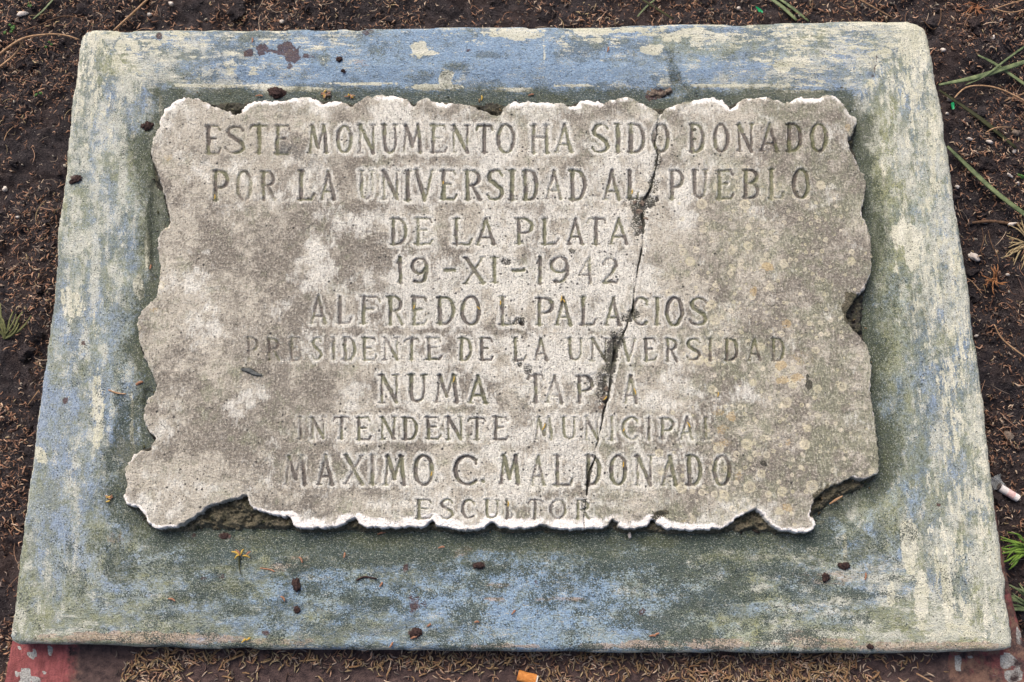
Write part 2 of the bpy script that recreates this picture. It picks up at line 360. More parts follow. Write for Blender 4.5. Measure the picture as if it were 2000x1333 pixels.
CRACK = [(1292,214,3),(1284,235,3),(1283,260,3),(1278,285,3),(1285,300,4),(1283,320,3),(1272,365,4),(1262,385,5),(1252,402,6),(1257,440,5),(1255,480,4),(1247,520,3),
(1243,545,3),(1238,580,3),(1236,605,5),(1228,625,5),(1221,645,3),(1213,660,5),(1200,690,6),(1195,720,6),(1192,745,5),(1190,770,4),(1184,785,4),(1178,810,3),(1172,845,3),
(1162,880,3),(1164,893,3),(1154,915,4),(1150,930,5),(1146,960,4),(1144,985,3),(1140,1005,3),(1141,1024,2.5),(1141,1044,2.5)]
cr = np.array(CRACK, float)
def crack_u(v):
    o = np.argsort(cr[:, 1]); return np.interp(v, cr[o, 1], cr[o, 0])

# ------------------------------------------------------------------ the painted slab
def build_slab():
    st = 3.0
    us = np.arange(6, 1992, st); vs = np.arange(28, 1288, st)
    U, V = np.meshgrid(us, vs); rj = random.Random(8); SP = []
    for (x0, y0), (x1, y1) in zip(SLAB, SLAB[1:]+SLAB[:1]):
        L = math.hypot(x1-x0, y1-y0); k = max(1, int(L/26))
        for q in range(k):
            t = (q+(rj.uniform(-.3, .3) if q else 0))/k; j = rj.gauss(0, .9)+(rj.uniform(2, 4.5) if rj.random() < .09 else 0); nx_, ny_ = -(y1-y0)/L, (x1-x0)/L
            SP.append((x0+(x1-x0)*t+nx_*j, y0+(y1-y0)*t+ny_*j))
    d, bx, by = sdf(U, V, SP)
    dp, _, _ = sdf(U, V, PLAQUE); db, _, _ = sdf(U, V, BASE)
    d = d
    out = d < -1.5; edge = (np.abs(d) <= 1.5)
    Uc = np.where(d < 1.5, bx, U); Vc = np.where(d < 1.5, by, V)
    r = 15.0; dd = np.clip(d, 0, r)/r
    z = Z_SLAB-.0052*(1-np.sqrt(np.clip(1-(1-dd)**2, 0, 1)))
    # gentle hollow round the plaque: a raised border, then a trowelled bed
    far = np.clip(-db, 0, 200)
    hollow = sstep(62, 14, far)*.0030+sstep(20, 2, far)*.0006
    z -= hollow
    ug, vg = U, V
    side = np.clip(sstep(110, -40, np.minimum(abs(V-60), abs(1265-V))-np.minimum(abs(U-(150-(V-60)*.11)), abs(1815+(V-60)*.135-U)))*1.0, 0, 1)
    side = 1-side
    side = np.where(np.minimum(abs(U-(150-(V-60)*.11)), abs(1815+(V-60)*.135-U)) < np.minimum(abs(V-55), abs(1268-V))+30, 1.0, 0.0)*1.0
    z += (fbm(U/90, V/90, 1, 3)-.5)*.0022+(fbm(U/22, V/22, 2, 3)-.5)*.0008
    br = np.where(side > .5, fbm(U/7, V/60, 3, 3), fbm(U/60, V/7, 3, 3)); z += (br-.5)*.0005
    z -= blobs(U, V, [(298,440,9,108,1),(303,352,7,46,1),(286,782,10,30,1)], .3, 24, 10)*.0026
    # the border's own crack above the plaque, and a chipped dent in the right corner
    ck = np.full(U.shape, 99.)
    pts = [(1307,104),(1312,122),(1325,150),(1332,160),(1342,170),(1352,180),(1366,186)]
    pw = [2, 3, 3, 3, 3, 3, 2]
    for (x0, y0), (x1, y1) in zip(pts[:-1], pts[1:]):
        L = (x1-x0)**2+(y1-y0)**2; t = np.clip(((U-x0)*(x1-x0)+(V-y0)*(y1-y0))/L, 0, 1); ck = np.minimum(ck, np.hypot(U-x0-t*(x1-x0), V-y0-t*(y1-y0)))
    z -= .0009*sstep(5, 1, ck)
    dent = blobs(U, V, [(1711,128,5,20,1,8),(1706,148,9,7,1)], .3, 3)
    z -= dent*.0012
    hole = blobs(U, V, [(1318,170,9,22,.6,-10),(1300,178,26,10,1)], .3, 4); z -= hole*.002
    chips = blobs(U, V, [(1527,130,15,10,1),(1300,70,9,6,1)], .4, 5); z -= chips*.0007
    z = np.where(edge, Z_SLAB-.0052-.0012, z); z = np.where(out, Z_PLINTH-.05, z)
    p = P(Uc, Vc, np.full(U.shape, Z_SLAB)); verts = np.stack([p[..., 0], p[..., 1], z], -1).reshape(-1, 3)
    keepv = (d > -4.3) & ~(dp > 16)
    k = keepv[:-1, :-1] & keepv[1:, :-1] & keepv[1:, 1:] & keepv[:-1, 1:]
    any_in = (d > -1.5); k &= any_in[:-1, :-1] | any_in[1:, :-1] | any_in[1:, 1:] | any_in[:-1, 1:]
    faces = grid_faces(*U.shape, keep=k)
    #          0         1         (one digit per 100 px of the photograph)
    B = ["03444456656544444321","03345667765567567310","03650000000000000430","03540000000000000340","04540000000000000240","05540000000000000330",
         "05540000000000000230","76550000000000000240","76630000000000000340","66620000000000000432","56442111122122133443","33565346689876356443","32343543468865443211","32343543468865443211"]
    S = ["04556544667777655410","03456656788788776630","02540000000000000420","02430000000000000220","02430000000000000430","03430000000000000430",
         "02440000000000000540","02540000000000000650","03640000000000000650","03530000000000000630","03654443333334334544","22444444445555443433","12333343445666544311","12333343445666544311"]
    Cc= ["06653442442544465688","05433332232333354578","03310000000000000455","02110000000000000446","02120000000000000446","02210000000000000446",
         "02210000000000000246","02220000000000000146","12210000000000000126","22110000000000000246","11111111111011110245","11111111111111110234","12222111111111112245","22222222222222222345"]
    A = ["03422212111213454544","04321111111123454445","04566000000000004764","05666000000000004854","05556000000000004865","05555000000000004755",
         "04555000000000004644","04444000000000004644","34455000000000004545","34444000000000004555","45555444334445655556","56554443333345555557","67665433333345776667","67665433333345776667"]
    M = ["00000000000000000000","00011123222532232100","00023000000000000220","00023000000000000320","00024000000000000320","00024000000000000420",
         "00025000000000000430","00026000000000000430","01157000000000000320","01266000000000000220","11455667888888876432","22344555554444333211","12222222222222222111","12222222222222222111"]
    blue = chart(B, U, V); slate = chart(S, U, V)*.85; cream = chart(Cc, U, V)*.82; algae = chart(A, U, V)*.92; moss = chart(M, U, V)*.66
    sd = side > .5
    def vary(c, amp, seed, sc=1.0):
        a = np.where(sd, fbm(U/(26*sc), V/(75*sc), seed, 5), fbm(U/(75*sc), V/(26*sc), seed, 5)); b = fbm(U/(15*sc), V/(15*sc), seed+7, 4)
        return np.clip(c+((a-.5)*.7+(b-.5)*.45)*amp*np.clip(c*3, 0, 1), 0, 1)
    blue = vary(blue*.96, 1.9, 101, .8); slate = vary(slate+.08, 1.9, 111, 1.0); cream = vary(cream*.95, 1.1, 121, .45); algae = vary(algae*.95, 1.2, 131, .8); moss = vary(moss, 1.3, 141, .7)
    # things the charts are too coarse for
    near = sstep(66, 4, far); moss = np.maximum(moss, near*np.clip(.58+.25*(V > 1000)+1.5*(fbm(U/40, V/40, 9, 4)-.36), 0, 1))
    top = (V < 200) & (db < 0); moss = np.where(top, np.maximum(moss*sstep(150, 180, V), sstep(20, 0, far)*.85), moss)
    cl = blobs(U, V, [(430,164,110,3,.9),(570,170,90,5,.85,1),(710,161,70,3,.9),(850,167,60,7,.9),(870,150,16,24,.85),(1000,172,60,5,.7),(1130,165,50,4,.7),(1300,165,30,4,.5),
        (1450,165,120,4,.75),(1560,176,60,4,.7),(311,205,5,26,.9),(305,260,4,30,.6),(817,95,20,16,.85),(840,103,24,6,.9),(1010,68,60,14,.7),(1160,62,50,9,.85),(1230,60,45,6,.75),(1275,97,24,10,.85),
        (1527,130,18,12,1),(1315,72,25,10,.8),(1350,65,30,9,.7),(1400,72,30,8,.7),(234,92,11,13,1),(262,90,9,12,1),(1063,105,3,30,.6),(1360,75,15,22,.7),(450,120,12,30,.55),(340,75,30,20,.5),
        (1768,455,30,22,.8),(1782,490,16,44,.85),(1860,780,22,160,.5),(1880,640,28,130,.45),(1775,1060,17,60,.85),(1800,1165,15,60,.85),(1850,1160,11,80,.9,-4),(1740,1160,9,26,.8),(1830,1110,5,40,.6),
        (270,560,10,28,.85),(285,480,5,40,.85),(255,880,5,110,.75),(190,800,14,90,.6),(1600,1020,14,7,.8),(1588,1074,16,6,.8),(1650,1066,6,30,.7),(140,600,24,30,.6),(130,575,14,18,.7),(500,1050,60,7,.55),
        (80,890,14,22,.7),(1845,150,16,120,.5),(1790,90,40,50,.6)], .45, 1, 9)
    cream = np.maximum(cream, cl)
    cream = np.where((V < 200) & (V > 95) & (U > 640) & (U < 1290), cream*.55, cream); cream = np.maximum(cream, cl)
    cream = np.maximum(cream, sstep(12, 2, d)*.52)
    pk = blobs(U, V, [(300,1246,180,13,.8,1),(130,1247,80,10,.6),(550,1254,80,8,.5),(980,1262,80,6,.7),(1180,1262,60,7,.75),(1260,1259,60,9,.85),(1400,1258,80,12,.9),(1600,1256,90,12,.7),(1560,1245,30,14,.7),(1760,1262,120,10,.7),(1900,1262,60,10,.7),
        (700,125,20,10,.35),(905,1078,22,10,.6,-20),(975,1143,28,5,.7),(965,1170,26,5,.7),(1100,1170,60,5,.6),(580,1100,30,16,.5),(545,1108,18,12,.5),(225,1050,20,14,.4),(1610,1130,70,16,.4)], .4, 2, 9)
    stn = blobs(U, V, [(512,97,12,12,.9),(486,103,9,8,.9),(560,92,22,10,.8),(572,108,15,14,1),(545,103,24,5,.8,15),(600,110,12,5,.7),(565,128,8,9,.6),(478,104,5,6,.9),(662,115,8,6,1),(670,139,6,4,.9),(720,62,12,8,.6),
        (310,70,6,8,.8),(148,350,14,8,1,-25),(162,670,5,5,1),(128,782,6,7,.9),(808,1180,11,18,.7),(828,1180,7,8,.6),(812,1237,14,10,.75),(433,1125,8,7,.5),(520,1237,7,6,.7),(935,1105,14,8,.5),(792,1110,6,9,.6),
        (580,1190,7,7,.9),(437,1046,12,8,.9),(1255,1195,9,7,.7),(916,98,6,4,.8),(645,50,5,3,.8),(875,245,3,3,0),(1700,1263,5,5,1),(1833,985,4,4,1),(1711,128,1.6,20,.7,8),(1706,146,4,4,.6),(1290,178,16,9,.8),(1275,186,14,8,.8),
        (400,1130,7,5,.4),(375,1046,6,6,.5),(1048,1137,6,5,.6),(890,1135,8,4,.4),(640,1168,4,3,0)], .55, 3, 6)
    moss = np.maximum(moss, blobs(U, V, [(298,440,12,115,1),(303,350,9,50,1),(286,782,14,34,1),(305,560,10,26,.9)], .35, 23, 10)); moss = np.maximum(moss, sstep(11, 3, far)*.9)
    stn = np.maximum(stn, sstep(2.2, .8, ck)*.5*sstep(130, 160, V))
    moss = np.maximum(moss, blobs(U, V, [(1318,146,13,40,.62,-12),(1309,110,14,22,.45),(1330,176,26,12,.6),(296,440,13,110,.95),(300,360,12,60,.9),(285,780,22,40,.7),(1680,600,16,40,.8),(1000,1062,420,12,.8),(240,860,26,60,.7),(1640,985,40,18,.6),(1310,115,8,20,.6),(870,145,12,20,.5),(885,130,30,8,.45),(1800,620,20,60,.35),(1745,870,25,60,.6),(1740,600,14,90,.5),(250,930,28,90,.5),(215,1060,60,30,.45),(235,1110,40,36,.6),(1000,1040,300,14,.7),
        (700,1075,240,30,.6),(1200,1075,300,34,.6),(870,140,14,14,.5)], .4, 6, 14))
    moss = np.maximum(moss, sstep(5, 1, ck)*.6)
    algae = np.maximum(algae, blobs(U, V, [(1745,1000,22,60,.7),(1690,1000,30,30,.6),(1720,480,18,160,.75),(1960,1120,8,110,.8),(1940,960,8,90,.7),(1775,1200,90,34,.7),(300,1100,50,40,.55),(420,1150,60,30,.5),(1500,1100,60,26,.5),(1240,1080,60,20,.5),(60,1120,16,80,.5),(110,700,26,60,.5),(235,125,44,26,.8),(1330,85,60,22,.6),(1400,95,50,18,.6),(1720,290,24,110,.8),(1745,250,14,70,.7),(270,330,24,90,.7),(160,400,20,50,.6),(150,520,18,60,.6),(140,740,30,30,.4),(60,1215,40,40,.7),(150,1190,50,40,.6),(1925,1180,20,60,.8),(1935,1090,12,80,.8),(1745,660,22,70,.7)], .4, 7, 14))
    blue = np.maximum(blue, blobs(U, V, [(1170,140,140,22,.85),(1400,135,70,18,.85),(1000,150,60,14,.7),(680,110,45,30,.75),(560,155,60,8,.7),(1800,360,16,60,.8),(1650,420,0,0,0),(325,180,14,22,.85),(1668,200,8,60,.8),(215,800,9,110,.7),(115,650,14,60,.7),
        (60,940,16,90,.6),(90,830,20,60,.7),(640,1150,120,40,.72),(900,1170,160,50,.78),(1100,1120,120,40,.6),(1620,1030,40,25,.8),(1010,1210,120,30,.75),(170,60,12,8,.9),(163,82,9,9,.9),(148,120,5,26,.9),(560,1200,60,30,.5)], .5, 8, 16))
    slate = np.maximum(slate, blobs(U, V, [(930,95,90,24,.85),(820,70,100,12,.7),(1080,120,120,14,.8),(1090,85,80,14,.7),(1540,110,22,40,.8),(235,250,22,26,.8),(245,225,22,16,.6),(1750,440,16,70,.7),(430,90,22,10,.7),(1200,120,80,10,.7),(1700,110,26,16,.8),(1600,45,100,6,.8),(1180,1200,160,30,.6),(190,640,14,40,.6)], .4, 11, 14))
    cream *= (1-.8*sstep(.2, .9, stn)); 
    PE = ["01111111111122222100","02222222222222221110","02300000000000002210","02300000000000003220","03300000000000003220","03300000000000003320",
          "03400000000000003320","03400000000000003320","03500000000000003320","03600000000000003320","34678888877888766532","34677777677778876532","33555555555667665422","33555555555667665422"]
    CR = ["05554332222233345678","06544322222233345578","06433222222222334568","05432222222222333467","05432222222222223366","05432222222222222356",
          "04332222222222222246","04332222222222222245","04322222222222222246","04322222222222223345","33222222222222333456","33222222222223334556","43322222222223344566","43322222222223344566"]
    pep = vary(chart(PE, U, V)*.62, 1.6, 151); crk_ = vary(chart(CR, U, V)*.95, 1.6, 161, .7)
    pa = np.stack([blue, slate, cream, algae], -1); pb = np.stack([moss, stn, pk, side], -1); DE = ["02345666666654321000","02345666666655432100","01100000000000003210","01100000000000004310","01100000000000004410","01100000000000005410",
          "01200000000000005410","01200000000000005400","01300000000000005400","01300000000000005410","11356777788877764310","11346777777777654310","11234566677766543210","11234566677766543210"]
    deep = chart(DE, U, V)
    pc = np.stack([pep, crk_, deep, pep], -1)
    v2, f2, a2, b2, c2 = compact(verts, faces, pa.reshape(-1, 4), pb.reshape(-1, 4), pc.reshape(-1, 4))
    me = mesh_np('painted_slab', v2, f2, 4); attr(me, 'paint_a', a2); attr(me, 'paint_b', b2); attr(me, 'paint_c', c2)
    o = obj('concrete_slab', me, mat_slab())
    tag(o, 'raised concrete border slab with peeling blue and cream paint, green with algae, holding the broken inscribed stone', 'slab')
    return U, V, z

# ------------------------------------------------------------------ lettering: strokes in a unit box, (x, y, thickness)
T, t_ = 1.0, .68
def arc(cx, cy, rx, ry, a0, a1, n=14, th=None):
    o = []
    for i in range(n+1):
        a = R(a0+(a1-a0)*i/n); k = abs(math.cos(a)); o.append((cx+rx*math.cos(a), cy-ry*math.sin(a), th if th else t_+(T-t_)*k))
    return o
def ser(x, y, w=.16): return [(x-w, y, t_*.8), (x+w, y, t_*.8)]
FONT = {
'A': [[(.5,0,T*.9),(.04,1,t_)],[(.48,0,T*.8),(.92,1,T)],[(.2,.72,t_),(.78,.72,t_)],ser(.06,1,.13),ser(.92,1,.13)],
'B': [[(.2,0,T),(.2,1,T)],[(.05,0,t_)]+arc(.45,.235,.42,.235,90,-90)+[(.2,.47,t_)],[(.3,.47,t_)]+arc(.5,.735,.46,.265,90,-90)+[(.05,1,t_)]],
'C': [arc(.58,.5,.54,.5,48,312,20),[(.94,.13,t_),(.96,.26,t_)]],
'D': [[(.2,0,T),(.2,1,T)],[(.03,0,t_),(.4,0,t_)]+arc(.45,.5,.5,.5,80,-80)+[(.4,1,t_),(.03,1,t_)]],
'E': [[(.2,0,T),(.2,1,T)],[(.04,0,t_),(.82,0,t_),(.92,.14,t_)],[(.2,.46,t_),(.66,.46,t_)],ser(.66,.46,.03),[(.04,1,t_),(.84,1,t_),(.98,.84,t_)]],
'F': [[(.24,0,T),(.2,1,T)],[(.04,0,t_),(.82,0,t_),(.96,.17,t_)],[(.22,.46,t_),(.66,.46,t_)],ser(.2,1,.17)],
'H': [[(.16,0,T),(.16,1,T)],[(.84,0,T),(.84,1,T)],[(.16,.45,t_),(.84,.45,t_)],ser(.16,0,.14),ser(.16,1,.14),ser(.84,0,.14),ser(.84,1,.14)],
'I': [[(.5,0,T),(.5,1,T)],ser(.5,0,.5),ser(.5,1,.5)],
'L': [[(.22,0,T),(.22,1,T)],ser(.22,0,.16),[(.05,1,t_),(.84,1,t_),(.98,.8,t_)]],
'M': [[(.2,0,t_),(.06,1,t_)],[(.2,0,T),(.5,.8,T)],[(.5,.8,t_),(.8,0,t_)],[(.8,0,T),(.93,1,T)],ser(.06,1,.1),ser(.93,1,.1),ser(.17,0,.08),ser(.83,0,.08)],
'N': [[(.14,0,t_),(.14,1,t_)],[(.14,0,T),(.86,.98,T)],[(.86,0,t_),(.86,1,t_)],ser(.12,0,.14),ser(.14,1,.14),ser(.86,0,.14)],
'O': [arc(.5,.5,.47,.5,0,360,28)],
'P': [[(.22,0,T),(.22,1,T)],[(.04,0,t_),(.4,0,t_)]+arc(.46,.29,.48,.29,80,-90)+[(.22,.58,t_)],ser(.22,1,.18)],
'R': [[(.2,0,T),(.2,1,T)],[(.04,0,t_),(.4,0,t_)]+arc(.44,.25,.42,.25,80,-90)+[(.2,.5,t_)],[(.5,.5,t_),(.92,1,T)],ser(.2,1,.15),[(.86,1,t_),(1,1,t_)]],
'S': [[(.88,.16,t_),(.74,.03,t_),(.5,0,t_),(.24,.06,T*.8),(.14,.2,T),(.22,.34,T),(.5,.47,T),(.8,.62,T),(.88,.78,T),(.76,.94,T*.8),(.48,1,t_),(.2,.96,t_),(.06,.82,t_)]],
'T': [[(.5,0,T),(.5,1,T)],[(.02,.16,t_),(.12,.01,t_),(.88,.01,t_),(.98,.16,t_)],ser(.5,1,.17)],
'U': [[(.18,0,T),(.18,.68,T),(.26,.9,T*.9),(.5,1,t_),(.74,.9,t_),(.82,.68,t_),(.82,0,t_)],ser(.18,0,.16),ser(.82,0,.14)],
'V': [[(.08,0,T),(.5,1,T)],[(.92,0,t_),(.52,1,t_)],ser(.08,0,.12),ser(.92,0,.12)],
'X': [[(.1,0,T),(.92,1,T)],[(.9,0,t_),(.08,1,t_)],ser(.1,0,.12),ser(.9,0,.12),ser(.08,1,.12),ser(.9,1,.12)],
'1': [[(.6,0,T),(.6,1,T)],[(.6,0,t_),(.15,.2,t_)],ser(.6,1,.35)],
'2': [[(.08,.24,T),(.2,.08,t_),(.5,0,t_),(.82,.1,T*.8),(.9,.28,T),(.7,.52,T*.9),(.08,.97,t_)],[(.08,.97,T*.8),(.5,.93,T),(.92,1,t_),(.97,.86,t_)]],
'4': [[(.7,0,t_),(.05,.68,t_),(.98,.68,t_)],[(.7,0,T),(.7,1,T)]],
'9': [arc(.48,.3,.42,.3,0,360,22),[(.9,.3,T),(.9,.6,T),(.75,.88,T),(.5,1,t_),(.22,.94,T)]],
'-': [[(0,.5,T),(1,.42,T*1.1)]],
'.': [[(.4,.5,T*1.3),(.6,.6,T*1.3)]],
}
TEXT = [   # top-left, bottom-left, top-right, bottom-right heights of each line, then letter, left edge, right edge
((390,246,299),(1620,242,295),[('E',401,431,.55),('S',438,480,.75),('T',486,525,.75),('E',535,568,.8),('M',602,640,.9),('O',659,687),('N',698,734),('U',745,778),('M',786,824),('E',840,873),
 ('N',881,918),('T',930,962),('O',972,1004),('H',1037,1074),('A',1086,1119),('S',1155,1192),('I',1201,1214),('D',1226,1259),('O',1276,1306),('D',1346,1375),('O',1396,1422),('N',1440,1473),
 ('A',1487,1521),('D',1536,1566),('O',1585,1615)]),
((390,335,391),(1620,332,386),[('P',414,445,.8),('O',463,491,.6),('R',508,538,.7),('L',580,614,.5),('A',627,655,.6),('U',700,733,.8),('N',745,780),('I',790,803,1.1),('V',810,848),('E',860,892),('R',906,940),
 ('S',950,985,1.25),('I',994,1007,1.2),('D',1021,1050,1.2),('A',1067,1098,.8),('D',1112,1144),('A',1180,1212),('L',1225,1248),('P',1307,1335),('U',1351,1384,.9),('E',1398,1434,.7),('B',1451,1482,.8),
 ('L',1501,1532,.7),('O',1550,1580)]),
((740,427,476),(1240,427,476),[('D',761,794),('E',808,846),('L',882,923),('A',931,968),('P',1005,1042),('L',1056,1092),('A',1110,1140),('T',1146,1184),('A',1192,1227)]),
((740,503,552),(1240,503,553),[('1',773,787),('9',803,836),('-',868,888,.8),('X',906,947),('I',958,973),('-',1002,1023,1.1),('1',1047,1060),('9',1075,1112),('4',1130,1162,.8),('2',1176,1208,.9)]),
((590,580,632),(1400,582,634),[('A',607,637,.7),('L',657,686,.8),('F',701,744),('R',756,788),('E',802,835),('D',852,887,1.1),('O',902,937,1.15),('L',973,1010),('.',1014,1024,.9,626,638),('P',1046,1081),('A',1086,1117),
 ('L',1132,1165,.8),('A',1183,1213,.9),('C',1236,1265,.7),('I',1279,1290,.7),('O',1303,1333),('S',1346,1384)]),
((470,661,702),(1540,661,704),[('P',479,504,.55),('R',520,547,.7),('E',564,589,.7),('S',608,629,.8),('I',647,655,.7),('D',669,694,.8),('E',706,735,.8),('N',748,780),('T',790,818),('E',832,862),('D',896,921),
 ('E',936,963,.9),('L',1001,1028),('A',1045,1069),('U',1108,1140),('N',1152,1189),('I',1197,1206),('V',1215,1243,.8),('E',1258,1283),('R',1300,1325,.9),('S',1341,1371),('I',1384,1393,.6),('D',1416,1442,.9),
 ('A',1462,1487,.6),('D',1507,1533,.9)]),
((730,733,786),(1260,734,786),[('N',740,780),('U',796,835),('M',850,895),('A',916,952),('T',1030,1063),('A',1068,1100),('P',1125,1158),('I',1176,1186,.6),('A',1220,1246,.9)]),
((570,816,858),(1400,816,858),[('I',582,590,.6),('N',606,636,.8),('T',650,685),('E',695,725,.9),('N',742,774),('D',785,815),('E',830,861),('N',871,905),('T',914,949),('E',962,994),('M',1045,1080,.9),
 ('U',1096,1128),('N',1142,1171,.8),('I',1190,1200,.9),('C',1217,1247,.9),('I',1264,1272,.8),('P',1288,1318,.9),('A',1330,1355,.8),('L',1375,1394,.8)]),
((540,891,946),(1440,891,947),[('M',556,598,.7),('A',621,651,.8),('X',672,710,.8),('I',721,734,.8),('M',750,791),('O',810,845,1.1),('C',887,932,1.1),('.',941,946,.9,936,944),('M',976,1015),('A',1038,1065,.8),
 ('L',1080,1120,.8),('D',1143,1172),('O',1193,1223),('N',1241,1276,.7),('A',1295,1323,.8),('D',1341,1371,.9),('O',1396,1427,.9)]),
((800,976,1012),(1160,978,1013),[('E',811,844),('S',859,887),('C',902,926,.8),('U',945,977),('L',988,1001,.6),('T',1031,1060,.8),('O',1075,1105,.8),('R',1123,1152,.8)]),
]

def build_plaque():
    st = 1.5
    us = np.arange(226, 1734, st); vs = np.arange(176, 1052, st)
    U, V = np.meshgrid(us, vs)
    ny, nx = U.shape
    jag = (fbm(U/9, V/9, 20, 3)-.5)*7+(fbm(U/3, V/3, 24, 2)-.5)*2.5
    d, _, _ = sdf(U, V, smooth_poly(PLAQUE)); d = d+jag
    db, _, _ = sdf(U, V, BASE); db = db+(fbm(U/14, V/14, 21, 3)-.5)*12
    H = Z_STONE-Z_SLAB+.0030
    zt = Z_STONE+(fbm(U/260, V/260, 22, 2)-.5)*.0022+(fbm(U/40, V/40, 23, 3)-.5)*.0009+(fbm(U/7, V/7, 25, 3)-.5)*.00045
    r = 3.5+4.5*sstep(300, 215, V)+4*(fbm(U/45, V/45, 26, 2)-.5); dd = np.clip(d/r, 0, 1)
    zt = zt-.0016*(1-np.sqrt(np.clip(1-(1-dd)**2, 0, 1)))
    # grooves
    gd = np.zeros(U.shape); gm = np.zeros(U.shape); nearm = np.zeros(U.shape)
    wu = (fbm(U/13, V/13, 31, 2)-.5)*3.0+(fbm(U/4, V/4, 37, 2)-.5)*1.4; wv = (fbm(U/13, V/13, 32, 2)-.5)*3.0
    rng = random.Random(5)
    HW = 4.7
    for (x0, t0, b0), (x1, t1, b1), letters in TEXT:
        for L in letters:
            ch, xa, xb = L[:3]; k = L[3] if len(L) > 3 else 1.0
            f = ((xa+xb)/2-x0)/(x1-x0); ya = t0+(t1-t0)*f+rng.uniform(-1, 1); yb = b0+(b1-b0)*f+rng.uniform(-1, 1)
            if len(L) > 4: ya, yb = L[4], L[5]
            k *= rng.uniform(.85, 1.1); k = max(k, .72); sz = min(1.05, max(.84, (yb-ya)/53.)) if ch not in '-.' else .85
            i0 = max(0, int((xa-18-us[0])/st)); i1 = min(nx, int((xb+18-us[0])/st)+1)
            j0 = max(0, int((ya-18-vs[0])/st)); j1 = min(ny, int((yb+18-vs[0])/st)+1)
            if ch == '-': ya, yb = (ya+yb)/2-6, (ya+yb)/2+6
            sl_ = (slice(j0, j1), slice(i0, i1)); u = U[sl_]+wu[sl_]; v = V[sl_]+wv[sl_]
            g = np.zeros(u.shape); nr = np.full(u.shape, 99.)
            for stroke in FONT[ch]:
                for (ax, ay, aw), (bx_, by_, bw) in zip(stroke[:-1], stroke[1:]):
                    X0 = xa+ax*(xb-xa); Y0 = ya+ay*(yb-ya); X1 = xa+bx_*(xb-xa); Y1 = ya+by_*(yb-ya)
                    L2 = (X1-X0)**2+(Y1-Y0)**2+1e-6
                    t = np.clip(((u-X0)*(X1-X0)+(v-Y0)*(Y1-Y0))/L2, 0, 1)
                    dist = np.hypot(u-X0-t*(X1-X0), v-Y0-t*(Y1-Y0)); ww = (aw+(bw-aw)*t)*HW*sz
                    g = np.maximum(g, np.clip(1-(dist/ww)**2, 0, 1)*ww/HW); nr = np.minimum(nr, dist-ww)
            gd[sl_] = np.maximum(gd[sl_], g*k); nearm[sl_] = np.maximum(nearm[sl_], np.exp(-(np.clip(nr, 0, 99)/7.5)**2)*min(1, k+.15))
    wear = np.clip(.2+.75*fbm(U/35, V/35, 33, 3)+1.0*fbm(U/110, V/80, 34, 3), .35, 1.3)
    zt = zt-gd*.0021*wear
    # crack
    cw = np.full(U.shape, 99.)
    for (x0, y0, w0), (x1, y1, w1) in zip(CRACK[:-1], CRACK[1:]):
        m = (V > y0-40) & (V < y1+40) & (abs(U-(x0+x1)/2) < 50)
        uu = U[m]+wu[m]*.8; vv = V[m]; L2 = (x1-x0)**2+(y1-y0)**2
        t = np.clip(((uu-x0)*(x1-x0)+(vv-y0)*(y1-y0))/L2, 0, 1); dist = np.hypot(uu-x0-t*(x1-x0), vv-y0-t*(y1-y0))/((w0+(w1-w0)*t)*1.0)
        cw[m] = np.minimum(cw[m], dist*1.9)
    cw = cw*(1+.7*sstep(385, 340, V))
    dmg = blobs(U, V, [(1266,392,20,14,.9),(1278,360,12,22,.7),(1246,410,17,24,.9),(1248,440,14,22,.8),(1230,395,18,12,.6),(1284,310,10,22,.6),(1240,612,12,12,.9),(1226,622,16,9,.8),(1205,665,17,22,.8),(1196,700,13,40,.95),(1178,765,15,26,.8),(1186,735,18,18,.7),(1160,745,16,14,.5,-30),
        (1176,800,8,26,.5),(1152,925,7,22,.6),(1288,265,8,36,.5),(1141,985,5,30,.5),(1015,626,9,9,.7,40),(1000,630,14,4,.6,20),(990,512,12,8,.6),(1188,690,12,16,.7),(1282,1012,16,7,.7,-25),(1295,1006,10,5,.6,-25),(1030,722,14,9,.7,20),(1017,712,6,5,.8)], .5, 12, 8)
    zt = zt-np.clip(1-cw**2*1.3, 0, 1)*.0019*(.2+1.3*sstep(.3, .65, fbm(U/24, V/24, 47, 2)))-dmg*.0011*(.4+fbm(U/5, V/5, 35, 2))
    right = U > crack_u(V); zt = zt+np.where(right, -.0006, 0)      # right fragment sits a touch lower
    pits = sstep(.80, .90, fbm(U/3.2, V/3.2, 36, 1))*.5*sstep(.5, .62, fbm(U/50, V/50, 38, 2)); zt -= pits*.0006
    # broken sides falling to the bed
    inside = sstep(-1.0, 1.4, d)
    shelf = np.clip(db/16, 0, 1); rock = fbm(U/13, V/9, 27, 4)
    rock = .5+(rock-.5)*1.5+(fbm(U/5, V/4, 28, 3)-.5)*.5; zs = Z_SLAB-.006+(H*.95)*sstep(0, 1, shelf)*(.34+.62*rock)
    zs = np.where(d > -14, np.maximum(zs, Z_SLAB-.006+H*sstep(-13, 1, d)*(.46+.50*rock)*np.clip(db/5+.4, 0, 1)), zs)
    zs = np.minimum(zs, Z_STONE-.0014-.0014*fbm(U/6, V/6, 53, 2))
    z = zs*(1-inside)+zt*inside
    low = (db < -2) & (d < -5)
    z = np.where(low, Z_SLAB-.012, z)
    p = P(U, V, np.full(U.shape, Z_STONE)); verts = np.stack([p[..., 0], p[..., 1], z], -1).reshape(-1, 3)
    # colour masks
    D = ["33333333333333333333","33333333333334444555","33332334543332344455","33333445442222444466","33333566432123564466","33333456632223455677",
         "33233575433223444566","33334555432234445555","33334466433345556666","33213334433345555565","33224433333333333443","33224433333333333443"]
